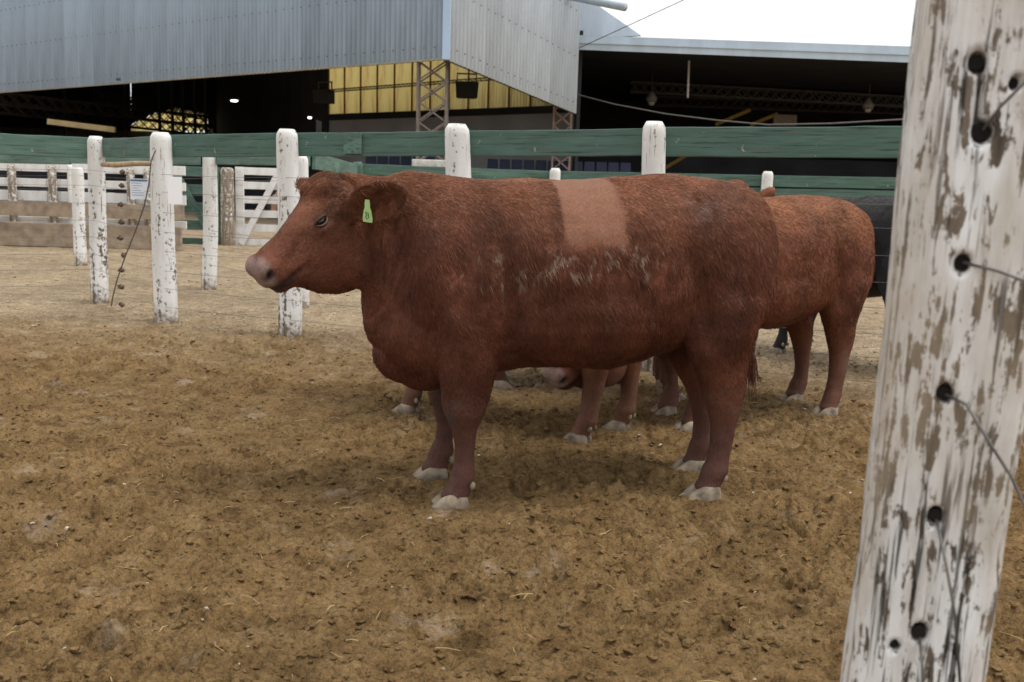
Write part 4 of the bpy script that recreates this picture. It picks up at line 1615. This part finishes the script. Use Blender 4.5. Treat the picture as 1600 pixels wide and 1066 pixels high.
# loudspeakers
for i, (u, v, Yk, rz, lab) in enumerate(((729, 140, 35.2, .1, 'black hanging loudspeaker before the yellow sheets, beside the laced column'), (508, 150, 40.0, -.5, 'black hanging loudspeaker at the dark edge of the yellow sheets'))):
    p = point_at(u, v, Yk)
    e = empty('loudspeaker', p - Vector((0, 0, .32)), rz)
    tag(e, lab, 'loudspeaker', 'loudspeakers hung in the shed')
    mb = MB()
    v_ = [(-.38, -.25, 0), (.38, -.25, 0), (.30, .25, .02), (-.30, .25, .02), (-.42, -.32, .56), (.42, -.32, .56), (.30, .25, .56), (-.30, .25, .56)]
    mb.add(v_, [(3, 2, 1, 0), (4, 5, 6, 7), (0, 1, 5, 4), (1, 2, 6, 5), (2, 3, 7, 6), (3, 0, 4, 7)])
    mb.build('cabinet', M_BLACK, e, bevel=.02)
    mb = MB()
    for sx in (-.34, .34):
        mb.bar((sx, 0, .5), (sx, 0, .86), .04, .04, (0, 1, 0))
    mb.bar((-.36, 0, .86), (.36, 0, .86), .05, .05)
    mb.build('hanging_bracket', M_STEEL, e)

# lit lamps seen in the dark hall
for i, (u, v, Yk, w) in enumerate(((366, 157.5, 46, .30), (193, 128, 37.5, .30), (484, 184, 47, .16))):
    p = point_at(u, v, Yk)
    e = empty('hall_lamp', p)
    tag(e, ('small lit ceiling lamp in the middle of the dark hall', 'lit ceiling lamp just under the hem of the cladding', 'small lit lamp low beside the dark wall')[i], 'lamp', 'lit lamps in the hall')
    mb = MB()
    mb.box((0, 0, .07), (w * 1.5, .3, .08))
    mb.build('housing', M_STEEL, e, bevel=.01)
    v, f = ellipsoid((0, 0, 0), (w * .6, .12, .06))
    new_obj('diffuser', mesh_np('diffuser', v, f, True), e, M_LAMP)

# blue seats on the stand
def seat_proto():
    e = empty('stand_seat', (0, 0, 0))
    mb = MB()
    mb.box((0, 0, .42), (.42, .40, .05))
    mb.build('seat', M_BLUE, e, bevel=.02)
    mb = MB()
    v_ = [(-.21, .17, .42), (.21, .17, .42), (.19, .24, .84), (-.19, .24, .84), (-.21, .22, .42), (.21, .22, .42), (.19, .29, .84), (-.19, .29, .84)]
    mb.add(v_, [(0, 1, 2, 3), (7, 6, 5, 4), (0, 4, 5, 1), (1, 5, 6, 2), (2, 6, 7, 3), (3, 7, 4, 0)])
    mb.build('backrest', M_BLUE, e, bevel=.015)
    mb = MB()
    mb.box((0, .05, .2), (.08, .3, .40))
    mb.build('leg', M_STEEL, e)
    return e


def copy_tree(o):
    c = o.copy()
    C.objects.link(c)
    for ch in o.children:
        k = ch.copy()
        C.objects.link(k)
        k.parent = c
    return c


ss = empty('seat_stand', (point_at(760, 250, 36).x, 36.0, 0))
tag(ss, 'dark raised tier carrying a row of blue seats under the shed', 'stand')
mb = MB()
mb.box((0, .6, .80), (16, 2.0, 1.60))
mb.build('tier', M_GLOOMW, ss)
sp_ = None
us = [578 + 18.5 * k for k in range(6)] + [770 + 19 * k for k in range(12)]
for k, u in enumerate(us):
    x = point_at(u, 250, 36).x
    s_ = sp_ = seat_proto() if sp_ is None else copy_tree(sp_)
    s_.location = (x, 36.0, 1.6)
    tag(s_, 'blue plastic seat in the row under the shed', 'seat', 'blue seats on the stand')

# the lower shed on the other side: fascia, dark inside
shed2 = empty('lean_to_shed', (9, 35, 0))
tag(shed2, 'low open shed with a long grey metal fascia and dark inside', 'shed')
FA, FB = point_at(905, 55, 35.0), point_at(1405, 72, 35.0)
FC, FD = point_at(905, 78, 35.0), point_at(1405, 97.5, 35.0)
ext = (FB - FA) * 1.25
mid_a, mid_b = FA.lerp(FC, .52), FB.lerp(FD, .52)
slab(shed2, 'fascia_strip', [FA, mid_a, mid_a + (mid_b - mid_a) * 2.25, FA + (FB - FA) * 2.25], -.06, M_FASCIA)
slab(shed2, 'fascia_strip', [mid_a + Vector((0, -.05, 0)), FC + Vector((0, -.05, 0)), FC + (FD - FC) * 2.25 + Vector((0, -.05, 0)), mid_a + (mid_b - mid_a) * 2.25 + Vector((0, -.05, 0))], -.06, M_FASCIA)
mb = MB()
mb.bar(mid_a + Vector((0, -.08, 0)) - shed2.location, mid_a + (mid_b - mid_a) * 2.25 + Vector((0, -.08, 0)) - shed2.location, .06, .05)
mb.build('fascia_bead', M_FASCIA, shed2)
zr = FC.z - .12
XR = 34.0
slab(shed2, 'roof', [Vector((FA.x - .3, 35.15, zr + .3)), Vector((XR, 35.15, zr - .3)), Vector((XR, 62, zr + .2)), Vector((FA.x - .3, 62, zr + .8))], .15, M_DARK)
slab(shed2, 'back_wall', [Vector((FA.x + 1.2, 60, 0)), Vector((XR, 60, 0)), Vector((XR, 60, 9)), Vector((FA.x + 1.2, 60, 9))], .2, M_GLOOMW)
slab(shed2, 'end_wall', [Vector((XR, 35.3, 0)), Vector((XR, 60, 0)), Vector((XR, 60, 8)), Vector((XR, 35.3, 8))], .2, M_GLOOMW)
slab(shed2, 'near_side_wall', [Vector((FA.x + .05, 35.5, 0)), Vector((FA.x + 1.2, 60, 0)), Vector((FA.x + 1.2, 60, 7)), Vector((FA.x + .05, 35.5, 7))], .12, M_GLOOMW)
slab(shed2, 'stand_wall', [Vector((FA.x, 47, 0)), Vector((XR, 47, 0)), Vector((XR, 47, 3.2)), Vector((FA.x, 47, 3.2))], .2, M_GLOOMW)
for (ua, va, ub, vb, Yk) in ((985, 136, 1420, 160, 46), (1020, 158, 1420, 172, 52)):
    lattice(shed2, point_at(ua, va, Yk), point_at(ub, vb, Yk), .45, .03, 'truss', M_STEEL, 30)
for (ua, va, ub, vb) in ((1118, 195, 1172, 172), (1172, 196, 1215, 178), (1040, 262, 1072, 243)):
    mb = MB()
    mb.bar(point_at(ua, va, 46.5) - shed2.location, point_at(ub, vb, 46.5) - shed2.location, .12, .16)
    mb.build('yellow_brace', plain('brace_yellow', (.30, .19, .03), .7), shed2)
mb = MB()
c = point_at(1226, 188, 46.5)
mb.box(c - shed2.location, (1.1, .2, .5))
mb.build('beige_panel', plain('beige_panel', (.26, .20, .15), .8), shed2, bevel=.02)
mb = MB()
mb.bar(point_at(1077, 84, 38) - shed2.location, point_at(1074.5, 153, 38) - shed2.location, .07, .07, (0, 1, 0))
mb.build('hanging_pole', plain('pole_white', (.55, .53, .5), .6), shed2)
for i, (u, v, Yk) in enumerate(((1018, 151, 43), (1357, 162, 43))):
    p = point_at(u, v, Yk)
    e = empty('pendant_lamp', p - Vector((0, 0, .25)))
    tag(e, ('unlit bell-shaped pendant lamp beside the hanging white pole', 'unlit bell-shaped pendant lamp deep in the low shed beyond the beige panel')[i], 'lamp', 'pendant lamps in the low shed')
    st = [((0, 0, 0), (.20, 0, 0), (0, .20, 0)), ((0, 0, .18), (.26, 0, 0), (0, .26, 0)), ((0, 0, .34), (.15, 0, 0), (0, .15, 0)), ((0, 0, .5), (.06, 0, 0), (0, .06, 0))]
    v_, f_ = loft(st, 14, 2.0)
    new_obj('lamp_shade', mesh_np('lamp_shade', v_, f_, True), e, plain('lamp_grey', (.22, .21, .2), .5))
    v_, f_ = ellipsoid((0, 0, -.02), (.15, .15, .12))
    new_obj('bulb', mesh_np('bulb', v_, f_, True), e, plain('lamp_glass', (.5, .48, .44), .3))
    mb = MB()
    mb.tube([(0, 0, .48), (0, 0, 1.5)], .02, 6)
    mb.build('stem', M_STEEL, e)
# cable slung between the sheds
cab = MB()
pts = [(903, 148, 34.2), (960, 163, 33), (1040, 178, 31), (1120, 188, 30), (1200, 195, 29), (1300, 193, 28), (1420, 186, 27), (1560, 170, 26)]
cab.tube([point_at(*p) for p in pts], .022, 6)
co_ = cab.build('overhead_cable', M_WIRE, None, True)
tag(co_, 'thin cable sagging across the front of the low shed', 'cable')
cab = MB()
cab.tube([point_at(905, 75, 34.2), point_at(960, 50, 33), point_at(1068, 0, 31), point_at(1150, -40, 29)], .014, 6)
co_ = cab.build('overhead_cable', M_WIRE, None, True)
tag(co_, 'thin wire rising from the shed corner into the white sky', 'cable')

# ------------------------------------------------------------------ the herd
def put_cow(root, key):
    q = HERD[key]
    place(root, q['h'], q['f'])
    root.scale = (q['sc'],) * 3


GRP = 'cattle in the pens'
c_, hm_, _e = build_cow('cow', tint=(1.32, 1.34, 1.22), head=(1.67, .06, .60), yaw=18, pitch=-34, neck_drop=.62, legs=HERD['grazing']['legs'], hairs=70000, seed=3, voxel=.0135)
put_cow(c_, 'grazing')
tag(c_, 'orange-brown cow with lowered head standing behind the large clipped cow', 'cow', GRP)
c_, hm_, _e = build_cow('cow', tint=(1.6, 1.75, 1.5), head=(1.50, -.02, 1.06), yaw=-15, pitch=-45, neck_drop=.1, legs=HERD['away']['legs'], hairs=30000, seed=4, voxel=.0135)
put_cow(c_, 'away')
tag(c_, 'light brown cow mostly hidden, its hind legs and tail under the clipped cow', 'cow', GRP)
c_, hm_, _e = build_cow('cow', tint=(1.2, 1.15, 1.0), head=(1.44, .05, 1.235), yaw=58, pitch=-28, neck_drop=-.1, legs=HERD['raised']['legs'], hairs=22000, seed=6, voxel=.0135)
put_cow(c_, 'raised')
tag(c_, 'brown cow with raised head, only ears and hooves showing behind the others', 'cow', GRP)
c_, hm_, _e = build_cow('cow', head=(1.50, .0, 1.12), yaw=10, pitch=-40, legs=HERD['black']['legs'], hairs=20000, seed=8, voxel=.0135, black=True)
put_cow(c_, 'black')
tag(c_, 'black cow standing beyond the wire fence', 'cow', GRP)
c_, hm_, _e = build_cow('cow', tint=(1.9, 3.2, 3.6), head=(1.54, .0, .98), yaw=20, pitch=-48, neck_drop=.15, legs=HERD['tan']['legs'], hairs=0, seed=9, voxel=.018)
put_cow(c_, 'tan')
tag(c_, 'tan calf looking through the white crossed gate', 'cow', GRP)
cow, HM, ears = build_cow('cow', voxel=.0095, hairs=170000, patch=True, seed=1)
tag(cow, 'large dark red-brown cow with a clipped patch on its back and green ear tag', 'cow', GRP)
put_cow(cow, 'main')
base, out, fw, upv = ears[0]
tm = MB()
c = base + out * .085 + fw * .034 - upv * .012
e1, e2 = (upv * -.85 - out * .5).normalized(), (upv * -.5 + out * .85).normalized()
prof = [(-.044, .008), (-.030, .010), (-.012, .010), (.0, .014), (.034, .019), (.048, .017)]
vv = [c + e1 * a_ + e2 * w_ for a_, w_ in prof] + [c + e1 * a_ - e2 * w_ for a_, w_ in reversed(prof)]
nn_ = len(vv)
tm.add(vv + [q + fw * .003 for q in vv], [tuple(range(nn_))[::-1], tuple(range(nn_, 2 * nn_))] + [(i, (i + 1) % nn_, nn_ + (i + 1) % nn_, nn_ + i) for i in range(nn_)])
tg = tm.build('ear_tag', M_TAG, cow)
for k_, (a0, a1, w0, w1) in enumerate(((.004, .022, -.006, -.003), (.006, .030, .002, .006), (.024, .036, -.008, .0))):   # worn ink strokes
    im = MB()
    im.bar(c + e1 * a0 + e2 * w0 + fw * .0042, c + e1 * a1 + e2 * w1 + fw * .0042, .0022, .0012, fw)
    im.build('ink_stroke', M_INK, tg)
